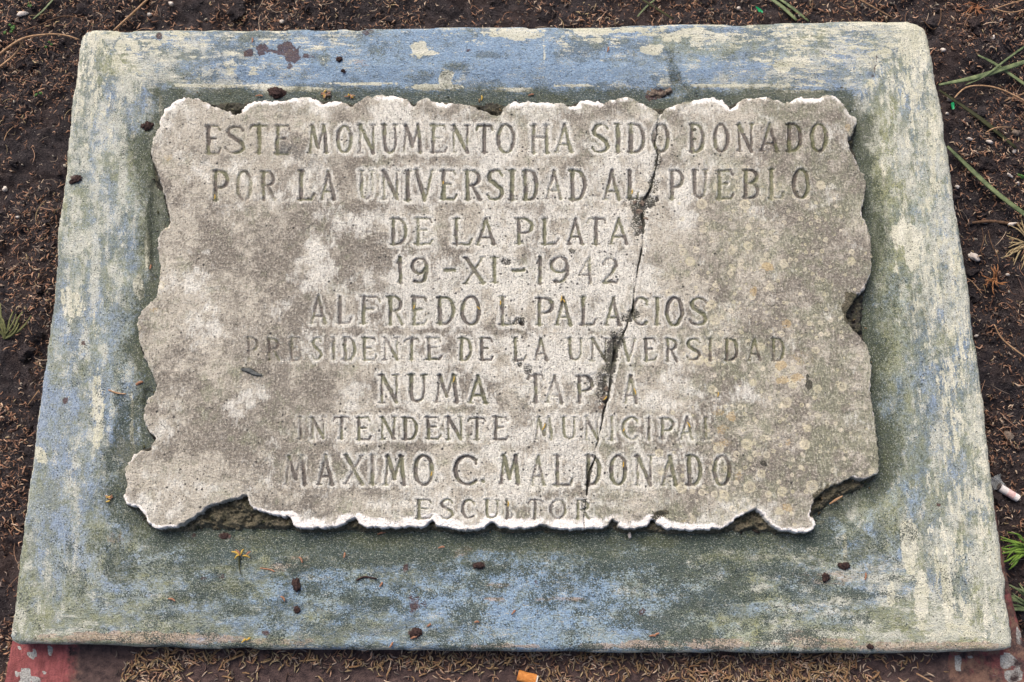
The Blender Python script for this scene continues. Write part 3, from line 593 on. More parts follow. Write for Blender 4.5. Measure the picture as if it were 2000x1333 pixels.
    G = ["11111111121121222222","11111112233433343333","11111112233432344433","11111112122223455443","11111211111122444444","11111111121122344555",
         "11111111111233445554","11111111111233445543","11111112212334455444","11111112223344444433","11111122334444443322","11111122334444443322"]
    Wc= ["22222222222222222222","22222223444443221111","22332224555543311111","22322235667765311111","22222245678873111111","22221245678864111000",
         "22221234567863211000","22222235677753211000","22332234556542110000","22553224555542111111","22333334444433222222","22333334444433222222"]
    def vary(c, amp, seed, sc=1.0): return np.clip(c+((fbm(U/(90*sc), V/(70*sc), seed, 5)-.5)*.8+(fbm(U/(22*sc), V/(22*sc), seed+5, 4)-.5)*.5)*amp, 0, 1)
    dk = vary(chart(D, U, V, 45)*1.16, 1.8, 201); gr = vary(chart(G, U, V, 40)*.95, 1.6, 211, .7); wh = vary(chart(Wc, U, V, 40)*.76, 1.9, 221, .8)
    dk = np.maximum(dk, blobs(U, V, [(575,285,40,30,.75),(520,460,40,50,.55),(560,600,60,40,.6),(500,655,70,40,.5),(1480,420,60,50,.55),(1390,400,60,60,.5),(570,780,60,30,.5),(1500,900,60,50,.5),(655,470,40,60,.4),(385,700,24,16,.6),(430,310,30,16,.5)], .5, 13, 30))
    pale = .25+.55*chart(Wc, U, V, 40)+.35*(fbm(U/60, V/60, 41, 3)-.5)
    wh = np.maximum(wh, nearm*(.24+.56*sstep(450, 760, U)*sstep(1560, 1150, U)+.5*(fbm(U/22, V/30, 42, 3)-.35)))
    wh = np.where(right & (cw < 4), np.maximum(wh, .7), wh)  # lit right lip of the crack, its brightness painted into the white mask
    gr = np.maximum(gr, sstep(7, 2, cw)*.8*sstep(420, 330, V))
    ang = np.zeros(U.shape)
    topb = sstep(260, 215, V); botb = sstep(985, 1010, V)*sstep(400, 560, U); lb = sstep(420, 330, U)*sstep(800, 900, V)
    wd = 5+7*topb+14*botb*sstep(1500, 1200, U)+3*botb+2*lb
    rim = sstep(wd*1.25, wd*.3, d)*(.55+.45*np.clip(topb+botb+lb+sstep(1640, 1690, U)*.5, 0, 1))*inside; rim *= np.where((V > 215) & (V < 960), .55, 1)
    rim *= .12+1.05*sstep(.34, .62, fbm(U/30, V/30, 43, 4))+.4*botb
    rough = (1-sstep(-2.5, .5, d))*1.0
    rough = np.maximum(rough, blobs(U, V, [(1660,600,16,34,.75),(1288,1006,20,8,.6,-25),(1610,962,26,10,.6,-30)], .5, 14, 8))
    lich = .12+.75*sstep(1150, 1500, U)*sstep(1900, 1450, U+0*V)*sstep(230, 420, V)+.25*sstep(500, 300, U)
    org = blobs(U, V, [(1500,520,14,8,.8),(1472,568,8,9,.7),(1536,632,9,9,.6),(1526,713,12,10,.9),(1530,742,14,8,.7),(1557,737,14,9,.75),(1430,812,9,10,.8),(1402,805,14,8,.5),(1412,838,12,10,.5),(1410,865,20,8,.45),(1538,992,10,9,.7),(1540,865,8,8,.5),
        (300,605,8,6,.5),(328,308,9,7,.5),(1442,930,8,9,.5),(505,260,4,20,.4),(1655,250,6,8,.6),(1345,1020,20,8,.3),(1560,700,30,14,.35)], .5, 15, 7)
    crk = np.clip(sstep(1.5, .4, cw)*(.25+1.0*sstep(.3, .65, fbm(U/24, V/24, 47, 2)))+dmg*.7, 0, 1); crk = np.maximum(crk, (1-inside)*sstep(960, 860, V)*(.45+.5*fbm(U/30, V/30, 49, 2))); crk = np.maximum(crk, blobs(U, V, [(1788-1000+0,0,1,1,0),(485,724,16,5,.9,12),(1580,752,7,13,.8),(1578,740,3,12,.8),(1492,905,8,6,.7,30),(1357,253,4,3,1),(1357,271,4,3,1),(1117,490,7,5,.6),(990,510,12,8,.5),(1018,626,9,7,.6)], .4, 16, 6))
    lw = [(0, 0, 0, 0)]
    dst = blobs(U, V, [(560,290,24,14,.6),(600,310,26,20,.45),(1070,500,0,0,0),(400,312,14,9,.4)], .5, 17, 12)
    # uneven dirt and algae coverage inside the cut letters
    gsh = np.clip(gd*(.02+1.0*fbm(U/28, V/28, 52, 4)+.8*fbm(U/110, V/80, 34, 3)), 0, 1)
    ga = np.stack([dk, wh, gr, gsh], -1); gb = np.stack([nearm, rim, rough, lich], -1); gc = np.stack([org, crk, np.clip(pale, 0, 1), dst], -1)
    root = empty('inscribed_stone_plaque', (0, 0, Z_SLAB))
    tag(root, 'cracked pale marble plaque with ragged edges, engraved in Spanish capitals, set in the painted slab', 'plaque')
    m = mat_stone()
    keepv = ~low
    k0 = (keepv[:-1, :-1] | keepv[1:, :-1] | keepv[1:, 1:] | keepv[:-1, 1:])
    rc = right[:-1, :-1]
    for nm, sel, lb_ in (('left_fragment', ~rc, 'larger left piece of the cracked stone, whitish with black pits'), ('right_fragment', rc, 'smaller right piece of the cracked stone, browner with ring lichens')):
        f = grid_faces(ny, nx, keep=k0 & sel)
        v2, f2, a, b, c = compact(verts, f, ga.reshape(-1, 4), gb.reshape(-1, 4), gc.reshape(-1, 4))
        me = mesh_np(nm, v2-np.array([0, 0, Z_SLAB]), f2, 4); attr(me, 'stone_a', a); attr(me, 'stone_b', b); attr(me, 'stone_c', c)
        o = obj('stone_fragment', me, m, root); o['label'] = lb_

# ------------------------------------------------------------------ plinth and soil
def plinth():
    st = 6.0
    us = np.arange(-70, 2080, st); vs = np.arange(960, 1560, st); U, V = np.meshgrid(us, vs)
    poly = [(70,960+20),(17,1262),(3,1340),(-30,1500),(2060,1500),(2024,1333),(1999,1236),(1984,1180),(1962,1080),(1948,985)]
    d, bx, by = sdf(U, V, poly); Uc = np.where(d < 3, bx, U); Vc = np.where(d < 3, by, V)
    z = Z_PLINTH-.003*(1-np.sqrt(np.clip(1-(1-np.clip(d, 0, 9)/9)**2, 0, 1)))+(fbm(U/60, V/60, 71, 3)-.5)*.002+(fbm(U/14, V/14, 72, 3)-.5)*.0012
    z = np.where(np.abs(d) <= 3, Z_PLINTH-.004, z); z = np.where(d < -3, -.03, z)
    p = P(Uc, Vc, np.full(U.shape, Z_PLINTH)); verts = np.stack([p[..., 0], p[..., 1], z], -1).reshape(-1, 3)
    kv = d > -8.6; k = kv[:-1, :-1] & kv[1:, :-1] & kv[1:, 1:] & kv[:-1, 1:]
    i2 = d > -3; k &= i2[:-1, :-1] | i2[1:, :-1] | i2[1:, 1:] | i2[:-1, 1:]
    red = .25+.7*sstep(170, 110, U+.2*(V-1300))+.12*sstep(1830, 1900, U)+(fbm(U/24, V/24, 77, 4)-.5)*.9
    dirt = .95*sstep(95, 190, U)*sstep(1960, 1800, U)+.12
    dirt = np.maximum(dirt, blobs(U, V, [(30,1300,6,60,.4)], .5, 5)); dirt = np.where(U < 130, dirt*.45, dirt); dirt = np.where(U > 1850, .30+(fbm(U/30, V/30, 78, 3)-.5)*.8, dirt)
    grey = blobs(U, V, [(62,1278,10,8,1),(98,1272,5,9,1),(82,1287,3,3,1),(50,1322,12,16,1),(32,1315,6,8,1),(68,1328,8,7,1),(88,1313,4,6,.9),(40,1266,3,4,1),(1871,1296,7,15,1),(1968,1290,14,12,1),(1980,1322,17,14,1),(1987,1305,5,10,1),(1962,1302,8,6,1),(1990,1240,5,22,.9),(1895,1285,8,6,.6),(1945,1318,8,5,.5)], .5, 18, 6)
    pa = np.stack([red, dirt, grey, 0*red], -1)
    v2, f2, a2 = compact(verts, grid_faces(*U.shape, keep=k), pa.reshape(-1, 4))
    me = mesh_np('plinth', v2, f2, 4); attr(me, 'paint_a', a2)
    tag(obj('red_plinth', me, mat_plinth()), 'lower concrete ledge with flaking dull red paint, showing under the front of the blue slab', 'plinth')
def soil_h(x, y):
    s = (fbm(x*22+50, y*22+50, 81, 3)-.5)*.022+(fbm(x*110+50, y*110+50, 82, 3)-.5)*.010+(fbm(x*420+50, y*420+50, 83, 2)-.5)*.0038
    return s*np.exp(-np.clip(np.hypot(x, y)-1.2, 0, 99))+.002
def soil():
    def ax(a, b, st):
        inner = np.arange(a, b, st); o = []; s = st; v = 0
        while v < 40: s *= 1.35; v += s; o.append(v)
        o = np.array(o); return np.concatenate([(a-o)[::-1], inner, b-st+o])
    xs = ax(-.56, .56, .0026); ys = ax(-.42, .42, .0026)[::-1]
    X, Y = np.meshgrid(xs, ys); Z = soil_h(X, Y)
    hid = (abs(X) < .33) & (abs(Y) < .24)
    k = ~(hid[:-1, :-1] & hid[1:, 1:])
    v, f = compact(np.stack([X, Y, Z], -1).reshape(-1, 3), grid_faces(*X.shape, keep=k))
    me = mesh_np('soil', v, f, 4); tag(obj('soil_ground', me, mat_soil()), kind='structure')

# ------------------------------------------------------------------ litter
def strips(n, rs, pos, L, rad, tilt=.25, bend=1.0, flat=.6, rings=4):
    """n little curved husks as one array of vertices"""
    tt = np.linspace(-.5, .5, rings); ang = np.array([.0, 2.09, 4.19])
    prof = np.array([.55]+[1.0]*(rings-2)+[.45])
    yaw = rs.rand(n)*6.283; pit = rs.randn(n)*tilt; rol = rs.rand(n)*6.283; k = rs.randn(n)*bend
    th = tt[None]*k[:, None]
    cx = L[:, None]*tt[None]*np.cos(th*.5); cy = L[:, None]*tt[None]*np.sin(th)
    ox = np.zeros((n, rings, 3)); oy = rad[:, None, None]*prof[None, :, None]*np.cos(ang+rol[:, None, None]*0)
    oz = rad[:, None, None]*prof[None, :, None]*np.sin(ang)*flat
    lx = cx[..., None]+ox; ly = cy[..., None]+oy; lz = oz+np.abs(cy[..., None])*rs.rand(n)[:, None, None]*.4
    z2 = lz*np.cos(pit)[:, None, None]+lx*np.sin(pit)[:, None, None]; x2 = lx*np.cos(pit)[:, None, None]-lz*np.sin(pit)[:, None, None]
    c, s = np.cos(yaw)[:, None, None], np.sin(yaw)[:, None, None]
    V = np.stack([x2*c-ly*s, x2*s+ly*c, z2], -1)+pos[:, None, None, :]
    q = []
    for r in range(rings-1):
        for a in range(3): q.append([r*3+a, r*3+(a+1) % 3, (r+1)*3+(a+1) % 3, (r+1)*3+a])
    q.append([0, 2, 1, 1]); q.append([(rings-1)*3, (rings-1)*3+1, (rings-1)*3+2, (rings-1)*3+2])
    tri = []
    for a, b, c_, d_ in q:
        tri.append([a, b, c_]);
        if c_ != d_: tri.append([a, c_, d_])
    tri = np.array(tri); F = (tri[None]+(np.arange(n)*rings*3)[:, None, None]).reshape(-1, 3)
    return V.reshape(-1, 3), F, rings*3
PAL = np.array([srgb(166,126,102), srgb(136,102,84), srgb(192,154,128), srgb(112,90,82), srgb(206,182,158), srgb(136,122,112), srgb(82,71,68), srgb(174,154,120)])
def tints(rs, n, per, probs):
    i = rs.choice(len(PAL), n, p=np.array(probs)/sum(probs)); c = PAL[i]*(rs.rand(n, 1)*.7+.6)
    c = np.concatenate([c, np.ones((n, 1))], 1); return np.repeat(c, per, 0)
def litter():
    rs = np.random.RandomState(3); m = mat_litter()
    N = 150000
    u = rs.rand(N)*2500-250; v = rs.rand(N)*1750-200
    p = P(u, v, np.full(N, .0)); ds, _, _ = sdf(*UV(p[:, 0], p[:, 1], Z_SLAB), SLAB)
    us, vs_ = UV(p[:, 0], p[:, 1], 0.0)
    dens = .5+1.5*(fbm(us/95, vs_/95, 90, 4)-.45)*2.0
    dens += .35*np.exp(-((us-90)**2+(vs_-70)**2)/150**2)+.2*sstep(1700, 1850, us)*sstep(150, 40, vs_)-.25*sstep(300, 60, us)*sstep(330, 300, vs_)*0-.28*np.exp(-((us-80)**2+(vs_-330)**2)/90**2)-.25*np.exp(-((us-1950)**2+(vs_-620)**2)/130**2)-.2*np.exp(-((us-60)**2+(vs_-750)**2)/90**2)-.15*np.exp(-((us-1950)**2+(vs_-400)**2)/90**2)
    keep = (ds < -6) & (rs.rand(N) < np.clip(dens, .05, .95)) & (abs(p[:, 0]) < .50) & (abs(p[:, 1]) < .36); p = p[keep]; n = len(p); print('litter', n)
    n = min(n, 46000); p = p[:n]
    L = rs.gamma(5, .00055, n)+.0010; rad = L*(.10+.09*rs.rand(n)); rad = np.clip(rad, .00032, .0010)
    p[:, 2] = soil_h(p[:, 0], p[:, 1])+rad*.4+rs.rand(n)*.002
    V, F, per = strips(n, rs, p, L, rad, .28, 1.1, .6, 3)
    me = mesh_np('litter', V, F, 3); attr(me, 'tint', tints(rs, n, per, [5, 4, 3, 3, 2, 2, 3, 1]))
    tag(obj('needle_litter', me, m), 'rust brown crumbs and husks scattered over the dark soil', 'litter', kind='stuff')
    # crumbs and clods of earth among the husks
    bmc = bmesh.new(); bmesh.ops.create_icosphere(bmc, subdivisions=2, radius=1.0); bv = np.array([v.co for v in bmc.verts]); bf = np.array([[v.index for v in f.verts] for f in bmc.faces]); bmc.free()
    n = 1500; p = np.stack([rs.rand(n)*1.0-.5, rs.rand(n)*.72-.36, np.zeros(n)], -1); ds, _, _ = sdf(*UV(p[:, 0], p[:, 1], Z_SLAB), SLAB); p = p[ds < -3]; n = len(p)
    sz = rs.gamma(2.2, .0009, n)+.0008; p[:, 2] = soil_h(p[:, 0], p[:, 1])+sz*.1
    lump_ = 1+.5*(rs.rand(n, len(bv))-.5)+.5*np.sin(bv[None, :, 0]*3+rs.rand(n, 1)*9)*np.cos(bv[None, :, 1]*3+rs.rand(n, 1)*9)
    V = bv[None]*lump_[..., None]*sz[:, None, None]*np.array([1, 1, .6])*(1+.6*(rs.rand(n, 1, 3)-.5))+p[:, None]
    F = (bf[None]+(np.arange(n)*len(bv))[:, None, None]).reshape(-1, 3); me = mesh_np('earth', V.reshape(-1, 3), F, 3); me.polygons.foreach_set('use_smooth', np.zeros(len(F), bool))
    tag(obj('earth_crumbs', me, mat_soil()), 'dark crumbs and small clods of damp earth between the husks', 'soil', kind='stuff')
    n = 1500; u = rs.rand(n)*2300-150; v = rs.rand(n)*1500-80; p = P(u, v, np.zeros(n)); ds, _, _ = sdf(*UV(p[:, 0], p[:, 1], Z_SLAB), SLAB); p = p[ds < -9]; n = len(p)
    p[:, 2] = soil_h(p[:, 0], p[:, 1])+.0022+rs.rand(n)*.002; L = rs.gamma(3, .003, n)+.004; L = np.clip(L, .004, .024)
    ds, _, _ = sdf(*UV(p[:, 0], p[:, 1], Z_SLAB), SLAB); L = np.minimum(L, -ds*.0006+.002)
    V, F, per = strips(n, rs, p, L, rs.rand(n)*.00025+.0002, .12, .7, .9, 6); me = mesh_np('stalks', V, F, 3); attr(me, 'tint', tints(rs, n, per, [2, 2, 3, 3, 4, 3, 2, 2]))
    tag(obj('fine_stalks', me, m), 'fine dry stalks and rootlets strewn over the soil', 'litter', kind='stuff')
    # pale crumbs of grit and shell
    n = 1500; u = rs.rand(n)*2300-150; v = rs.rand(n)*1500-80
    p = P(u, v, np.zeros(n)); ds, _, _ = sdf(*UV(p[:, 0], p[:, 1], Z_SLAB), SLAB); p = p[ds < -5]; n = len(p)
    p[:, 2] = soil_h(p[:, 0], p[:, 1])+.0008
    L = rs.gamma(2.5, .0005, n)+.0006; V, F, per = strips(n, rs, p, L, L*.38, .5, .2, .8, 3)
    me = mesh_np('grit', V, F, 3); c = np.array(srgb(188, 178, 164)); cc = c*(rs.rand(n, 1)*.8+.3); attr(me, 'tint', np.repeat(np.concatenate([cc, np.ones((n, 1))], 1), per, 0))
    tag(obj('pale_grit', me, m), 'tiny pale crumbs of stone and shell strewn over the soil', 'grit', kind='stuff')
    # crumbs caught in the bed round the plaque
    n0 = 9000; u = rs.rand(n0)*1560+200; v = rs.rand(n0)*900+165
    db, _, _ = sdf(u, v, BASE); dp, _, _ = sdf(u, v, PLAQUE)
    ok = (dp < -1) & (db > -22) & (rs.rand(n0) < .15+.8*fbm(u/30, v/30, 95, 2)) & ~((db < -6) & (rs.rand(n0) < .6))
    u = u[ok]; v = v[ok]; db = db[ok]; n = len(u); p = P(u, v, np.full(n, Z_SLAB)); p[:, 2] = Z_SLAB-.0052+rs.rand(n)*.0012+np.clip(db/16, 0, 1)*.006
    L = rs.gamma(3, .0004, n)+.0007; V, F, per = strips(n, rs, p, L, L*.3, .5, .8, .8, 3)
    me = mesh_np('crumbs', V, F, 3); pal2 = np.array([srgb(50, 44, 38), srgb(70, 72, 48), srgb(104, 92, 68), srgb(40, 48, 36), srgb(130, 112, 84)])
    cc = pal2[rs.choice(5, n, p=[.3, .25, .15, .2, .1])]; attr(me, 'tint', np.repeat(np.concatenate([cc, np.ones((n, 1))], 1), per, 0))
    tag(obj('bed_crumbs', me, m), 'dark mossy crumbs packed in the joint round the inscribed stone', 'crumbs', kind='stuff')
    # husks on the front ledge: about 300 individual ones, the finer rest as one mass
    def ledge_density(u, v):
        d = .10+.75*blobs(u, v, [(320,1300,50,60,1),(290,1330,50,40,1),(360,1285,90,14,1),(460,1275,60,12,.9),(700,1290,80,20,.6),(850,1290,110,26,.8),(1020,1290,80,26,.7),(1130,1296,80,40,.9),(1200,1300,60,26,.6),(1320,1300,60,36,.8),(1390,1310,60,40,1),(1560,1300,120,50,1.2),(1460,1295,90,36,1),(1690,1320,30,16,.8),(1760,1300,12,14,1),(640,1290,60,14,.7),(560,1280,40,16,.8),(445,1302,12,22,.7),(1100,1285,700,9,.8)], .5, 19, 16)
        return d*sstep(200, 260, u)*sstep(1880, 1760, u)
    n0 = 15000; u = rs.rand(n0)*1800+120; v = 1262+rs.rand(n0)*240
    ld = ledge_density(u, np.minimum(v, 1325-(v-1262)*.1)); ok = rs.rand(n0) < ld; u = u[ok]; v = v[ok]
    p = P(u, v, np.full(len(u), Z_PLINTH)); us2, vs2 = UV(p[:, 0], p[:, 1], Z_SLAB); ds, _, _ = sdf(us2, vs2, SLAB); ok = ds < -2; p = p[ok]; u = u[ok]; v = v[ok]
    near_ = v < 1335
    tagm = mat_var('husk_tan', srgb(112, 92, 66), srgb(184, 156, 118), 900, .8, obj_random=srgb(134, 98, 70))
    pi = p[near_][:300]; pr = p[300:] if near_.sum() <= 300 else np.concatenate([p[near_][300:], p[~near_]])[:4200]
    protos = []
    for kk in range(10):
        V, F, per = strips(1, rs, np.zeros((1, 3)), np.array([.0046+.0004*kk]), np.array([.00060+.00002*kk]), .1, .55, .8, 6)
        protos.append(mesh_np('husk', V, F, 3)); protos[-1].materials.append(tagm)
    src = bpy.data.objects.new('needle_husk', protos[0])
    tag(src, 'short curled tan husk lying with many others on the red front ledge', 'husk', 'tan husks lying on the front ledge')
    for i, q in enumerate(pi):
        o = src if i == 0 else src.copy()
        o.data = protos[i % 10]; o.location = (q[0], q[1], Z_PLINTH+.0014+rs.rand()*.0022); o.rotation_euler = (rs.randn()*.2, rs.randn()*.2, rs.rand()*6.28)
        o.scale = (.75+rs.rand()*.6,)*3; col.objects.link(o)
    n = len(pr); pr[:, 2] = Z_PLINTH+.0008+rs.rand(n)*.0012; L = rs.gamma(8, .00045, n)+.0014
    V, F, per = strips(n, rs, pr, L, np.clip(L*.12, .0004, .00065), .15, .55, .8)
    me = mesh_np('ledge_litter', V, F, 3); attr(me, 'tint', tints(rs, n, per, [1, 1, 3, 2, 4, 3, 2, 4]))
    tag(obj('ledge_litter', me, m), 'finer tan needle husks piled along the foot of the slab on the ledge', 'litter', kind='stuff')

# ------------------------------------------------------------------ single objects
def tube(name, pts, rads, mat, sides=6, flat=1.0, parent=None, link=True):
    """smooth tube or blade through world points"""
    pts = np.array(pts, float); 
    n = 4*(len(pts)-1)+1; s = np.linspace(0, len(pts)-1, n); q = []
    for a in s:                                             # Catmull-Rom
        i = min(int(a), len(pts)-2); t = a-i; p0 = pts[max(i-1, 0)]; p1 = pts[i]; p2 = pts[i+1]; p3 = pts[min(i+2, len(pts)-1)]
        q.append(.5*((2*p1)+(-p0+p2)*t+(2*p0-5*p1+4*p2-p3)*t*t+(-p0+3*p1-3*p2+p3)*t**3))
    q = np.array(q); rr = np.interp(s, np.linspace(0, len(pts)-1, len(rads)), rads)
    V = []; F = []
    for i in range(n):
        d = q[min(i+1, n-1)]-q[max(i-1, 0)]; d /= np.linalg.norm(d)+1e-9
        a = np.cross(d, [0, 0, 1.0]); a /= np.linalg.norm(a)+1e-9; b = np.cross(a, d)
        for k in range(sides):
            an = 2*math.pi*k/sides; V.append(q[i]+rr[i]*(a*math.cos(an)+b*math.sin(an)*flat))
    for i in range(n-1):
        for k in range(sides): F.append((i*sides+k, i*sides+(k+1) % sides, (i+1)*sides+(k+1) % sides, (i+1)*sides+k))
    F.append(tuple(range(sides))[::-1]); F.append(tuple((n-1)*sides+k for k in range(sides)))
    me = bpy.data.meshes.new(name); c0 = q[0]*0 if parent else np.array([q[:, 0].mean(), q[:, 1].mean(), q[:, 2].min()])
    me.from_pydata([tuple(v-c0) for v in V], [], F)
    me.polygons.foreach_set('use_smooth', [True]*len(me.polygons)); o = obj(name, me, mat, parent)
    if not parent: o.location = tuple(c0)
    return o
def gpts(lst, lift=.003, arch=0):
    o = []
    for i, (u, v) in enumerate(lst):
        p = P(u, v, .004); z = float(soil_h(p[0:1], p[1:2])[0])+lift; t = i/(len(lst)-1)
        z += arch*math.sin(math.pi*t); q = P(u, v, z); o.append(tuple(q))
    return o
def lump(name, u, v, z, ru, rv, h, mat, label, cat, rot=0, seed=0, group=None, rough=.35, sub=3, parent=None, loc=None):
    """irregular clod or stone; ru, rv in photograph pixels"""
    off = Vector((seed*1.7 % 31, seed*.9 % 17, 3.1))
    bm = bmesh.new(); bmesh.ops.create_icosphere(bm, subdivisions=sub, radius=1.0); rr = random.Random(seed)
    ph = [(rr.uniform(-3, 3), rr.uniform(-3, 3), rr.uniform(-3, 3), rr.uniform(0, 6.28)) for _ in range(9)]
    s = .0004
    for q in bm.verts:
        c = q.co.copy(); k = 1+rough*sum(math.sin(a*c.x+b*c.y+g*c.z+f)*(.5 if i < 4 else .28) for i, (a, b, g, f) in enumerate(ph))/2.2
        k += rough*(1.3*mnoise.noise(c*1.7+off)+.7*mnoise.noise(c*4+off)+.9*mnoise.noise(c*9+off)+.5*mnoise.noise(c*20+off)); k = min(max(k, .55), 1.45)
        q.co = (c.x*k*ru*s, c.y*k*rv*s, max(c.z, -.35)*k*h)
    me = bpy.data.meshes.new(name); bm.to_mesh(me); bm.free(); me.polygons.foreach_set('use_smooth', [True]*len(me.polygons))
    o = obj(name, me, mat, parent); o.location = tuple(P(u, v, z)) if loc is None else loc; o.rotation_euler = (0, 0, R(rot))
    if label: tag(o, label, cat, group)
    return o

def details():
    clod = mat_var('dark_soil_clod', srgb(34, 26, 28), srgb(78, 60, 56), 700, .95, bump=.001)
    stone_w = mat_var('white_pebble', srgb(190, 176, 166), srgb(226, 218, 208), 500, .8)
    stone_g = mat_var('grey_rubble', srgb(84, 72, 66), srgb(142, 128, 114), 500, .9, bump=.0008)
    green = mat_var('grass_blade', srgb(64, 80, 50), srgb(124, 136, 94), 150, .6, stretch=(1, 1, 1), spec=.4)
    dgreen = mat_var('dark_grass_blade', srgb(34, 38, 24), srgb(66, 68, 40), 120, .7)
    bright = mat_var('fresh_grass', srgb(74, 104, 40), srgb(134, 164, 70), 120, .6)
    wood = mat_var('dry_twig', srgb(134, 104, 76), srgb(188, 154, 122), 300, .8)
    woodd = mat_var('dark_twig', srgb(70, 54, 42), srgb(118, 92, 72), 300, .85)
    yel = mat_var('yellow_leaf_scale', srgb(158, 124, 52), srgb(212, 180, 88), 600, .6)
    brn = mat_var('rust_husk', srgb(118, 82, 64), srgb(182, 136, 108), 600, .75)
    clover = mat_var('clover_leaf', srgb(44, 78, 36), srgb(86, 124, 60), 300, .6)
    zs = Z_SLAB+.0006; zr = Z_SLAB-.0035
    # clods of soil on the slab
    for a in [(541,181,19,13,.004,'fat dark soil clod against the top edge of the inscribed stone', zr, 0),(286,246,12,16,.004,'pointed dark clod left of the stone above its upper left corner', zr, -55),
              (148,351,13,7,.002,'flat dark crumb of soil on the left border near the slab edge', zs, 35),(436,1047,11,8,.002,'dark crumb below the notch in the lower left edge of the stone', zr, 0),
              (578,1142,8,13,.003,'tall dark clod on the lower border left of centre, above a rounder one', zs, 10),(580,1191,6,6,.002,'small round clod below the tall dark clod on the lower border', zs, 0),
              (1648,1106,11,8,.003,'larger of two dark clods on the lower right border', zs, 0),(1613,1128,8,9,.003,'smaller of two dark clods on the lower right border', zs, 0),
              (662,116,7,6,.0015,'dark crumb on the upper border, larger of two near its left third', zs, 0),(670,139,5,4,.0015,'dark crumb below another on the upper border', zs, 0),
              (811,1237,12,9,.003,'dark clod with a rusty husk near the bottom edge of the slab', zs, 0),
              (936,1105,11,6,.002,'dark crumb below the engraved last word on the lower border', zs, 0),(1700,1263,6,5,.002,'round black crumb on the pinkish bottom edge of the slab', zs, 0)]:
        lump('soil_clod', a[0], a[1], a[6], a[2]*.82, a[3]*.82, a[4]*.55, clod, a[5], 'clod', a[7], seed=a[0], rough=.42, sub=4)
    for i, a in enumerate([(1273,183,11,8,'brown stone chip wedged above the crack, leftmost of three'),(1290,187,10,8,'brown stone chip wedged above the crack, middle of three'),(1304,180,8,7,'brown stone chip wedged above the crack, rightmost of three'),
                           (643,187,8,7,'small brown chip at the top edge of the stone near a cypress scrap')]):
        lump('stone_chip', a[0], a[1], zr-.001, a[2], a[3], .0028, stone_g, a[4], 'stone chip', i*40, seed=i+70, rough=.5)
    for i, (a, b, r1, r2) in enumerate([(1246,414,9,7),(1255,398,7,6),(1262,430,6,7),(1180,778,8,9),(1176,795,6,8),(1185,760,6,6),(1240,396,6,5),(1252,446,5,6)]):
        lump('crack_rubble', a, b, Z_STONE-.0018, r1*.8, r2*.8, .0014, stone_g, ['lump of rubble in the upper wide part of the crack','lump of rubble in the lower wide part of the crack'][3 <= i <= 5], 'rubble', i*33, seed=i+90, rough=.6, group=['rubble in the upper crack', 'rubble in the lower crack'][3 <= i <= 5])
    # stones on the soil
    for i, a in enumerate([(1901,501,13,8,'pinkish white stone, biggest on the soil right of the slab',-35),(1841,98,6,5,'white pebble right of the slab near its top right corner',0),(1854,195,6,5,'white pebble beside the green plastic chip right of the slab',-20),
              (1849,223,4,3,'tiny white pebble just below the green plastic chip',0),(1932,278,7,5,'cream pebble beside the dark grass blade',-20),(1869,366,5,5,'white pebble under the long green blade',0),(10,370,5,7,'white pebble at the left edge of the picture',0),
              (550,43,6,4,'white pebble just above the slab, left of centre',0),(335,8,6,5,'white pebble at the top edge above the upper left border',0),(1443,17,5,4,'round white pebble left of the green plastic chip at the top',0),
              (1954,41,4,3,'white pebble below the pale forked twig at top right',0),(1940,74,4,5,'cream pebble on the soil at top right below a brighter one',0),(1980,296,4,5,'white pebble at the right edge above the long green blade',-30),
              (1972,343,8,3,'long white splinter on the soil at right',-45),(1988,359,5,3,'short white splinter beside a longer one at right',-50),(1924,435,9,3,'pale pink splinter on the dark root at right',0),(1978,438,11,4,'pale pink splinter beside the dry cypress sprig',10),
              (1968,537,4,3,'small white pebble below the dry cypress sprig',0),(1906,657,4,3,'white pebble hard against the slab at right',0),(44,28,12,6,'pale flake on the litter at top left',20),(1983,260,10,7,'flat grey brown pebble at the right edge',0),
              (161,20,10,5,'buff flake above the slab at top left',-20),(35,425,4,3,'small white pebble left of the slab',0),(1893,272,7,3,'pale brown chip under the dark grass blade',-10),(292,29,5,4,'cream pebble beside the diagonal twig at the top',0),(1970,852,11,11,'brownish grey stone right of the slab above the cigarette end',0)]):
        p = P(a[0], a[1], .004); zz = float(soil_h(p[0:1], p[1:2])[0])
        lump('pebble', a[0], a[1], zz+.002, a[2], a[3], .002, stone_g if 'grey' in a[4] else stone_w, a[4], 'pebble', a[5], seed=i+20, rough=.35, sub=2)
    lump('pebble', 1230, 1045, zr+.001, 3.4, 6, .0014, stone_w, 'tiny white pebble right below the stone beneath its cracked lower edge', 'pebble', 0, seed=9, sub=2)
    # grass blades and twigs, as lines through the photograph's points
    mm = .0004
    B = lambda name, pts, w, mat, lab, cat='grass blade', lift=.004, arch=0, flat=.16: tag(tube(name, gpts(pts, lift, arch), [x*mm*.85 for x in w], mat, flat=flat), lab, cat)
    B('fallen_grass', [(1500,-6),(1528,14),(1556,40)], [5,6,4], green, 'left blade of the green pair entering at the top edge')
    B('fallen_grass', [(1516,-6),(1545,14),(1580,42)], [4,5,3], green, 'right blade of the green pair entering at the top edge')
    B('fallen_grass', [(1834,166),(1900,153),(1960,135),(2030,112)], [3,7,7,6], green, 'wide green blade reaching right from the upper right border', lift=.01)
    B('fallen_grass', [(1886,166),(1925,148),(1968,115),(2020,78)], [1.5,3,3,2.5], green, 'thin blade crossing over the wide green one at upper right', lift=.008)
    B('fallen_grass', [(1910,108),(1948,128),(2015,175)], [2,5,5], green, 'greyish green blade running down to the right under the wide one', lift=.005)
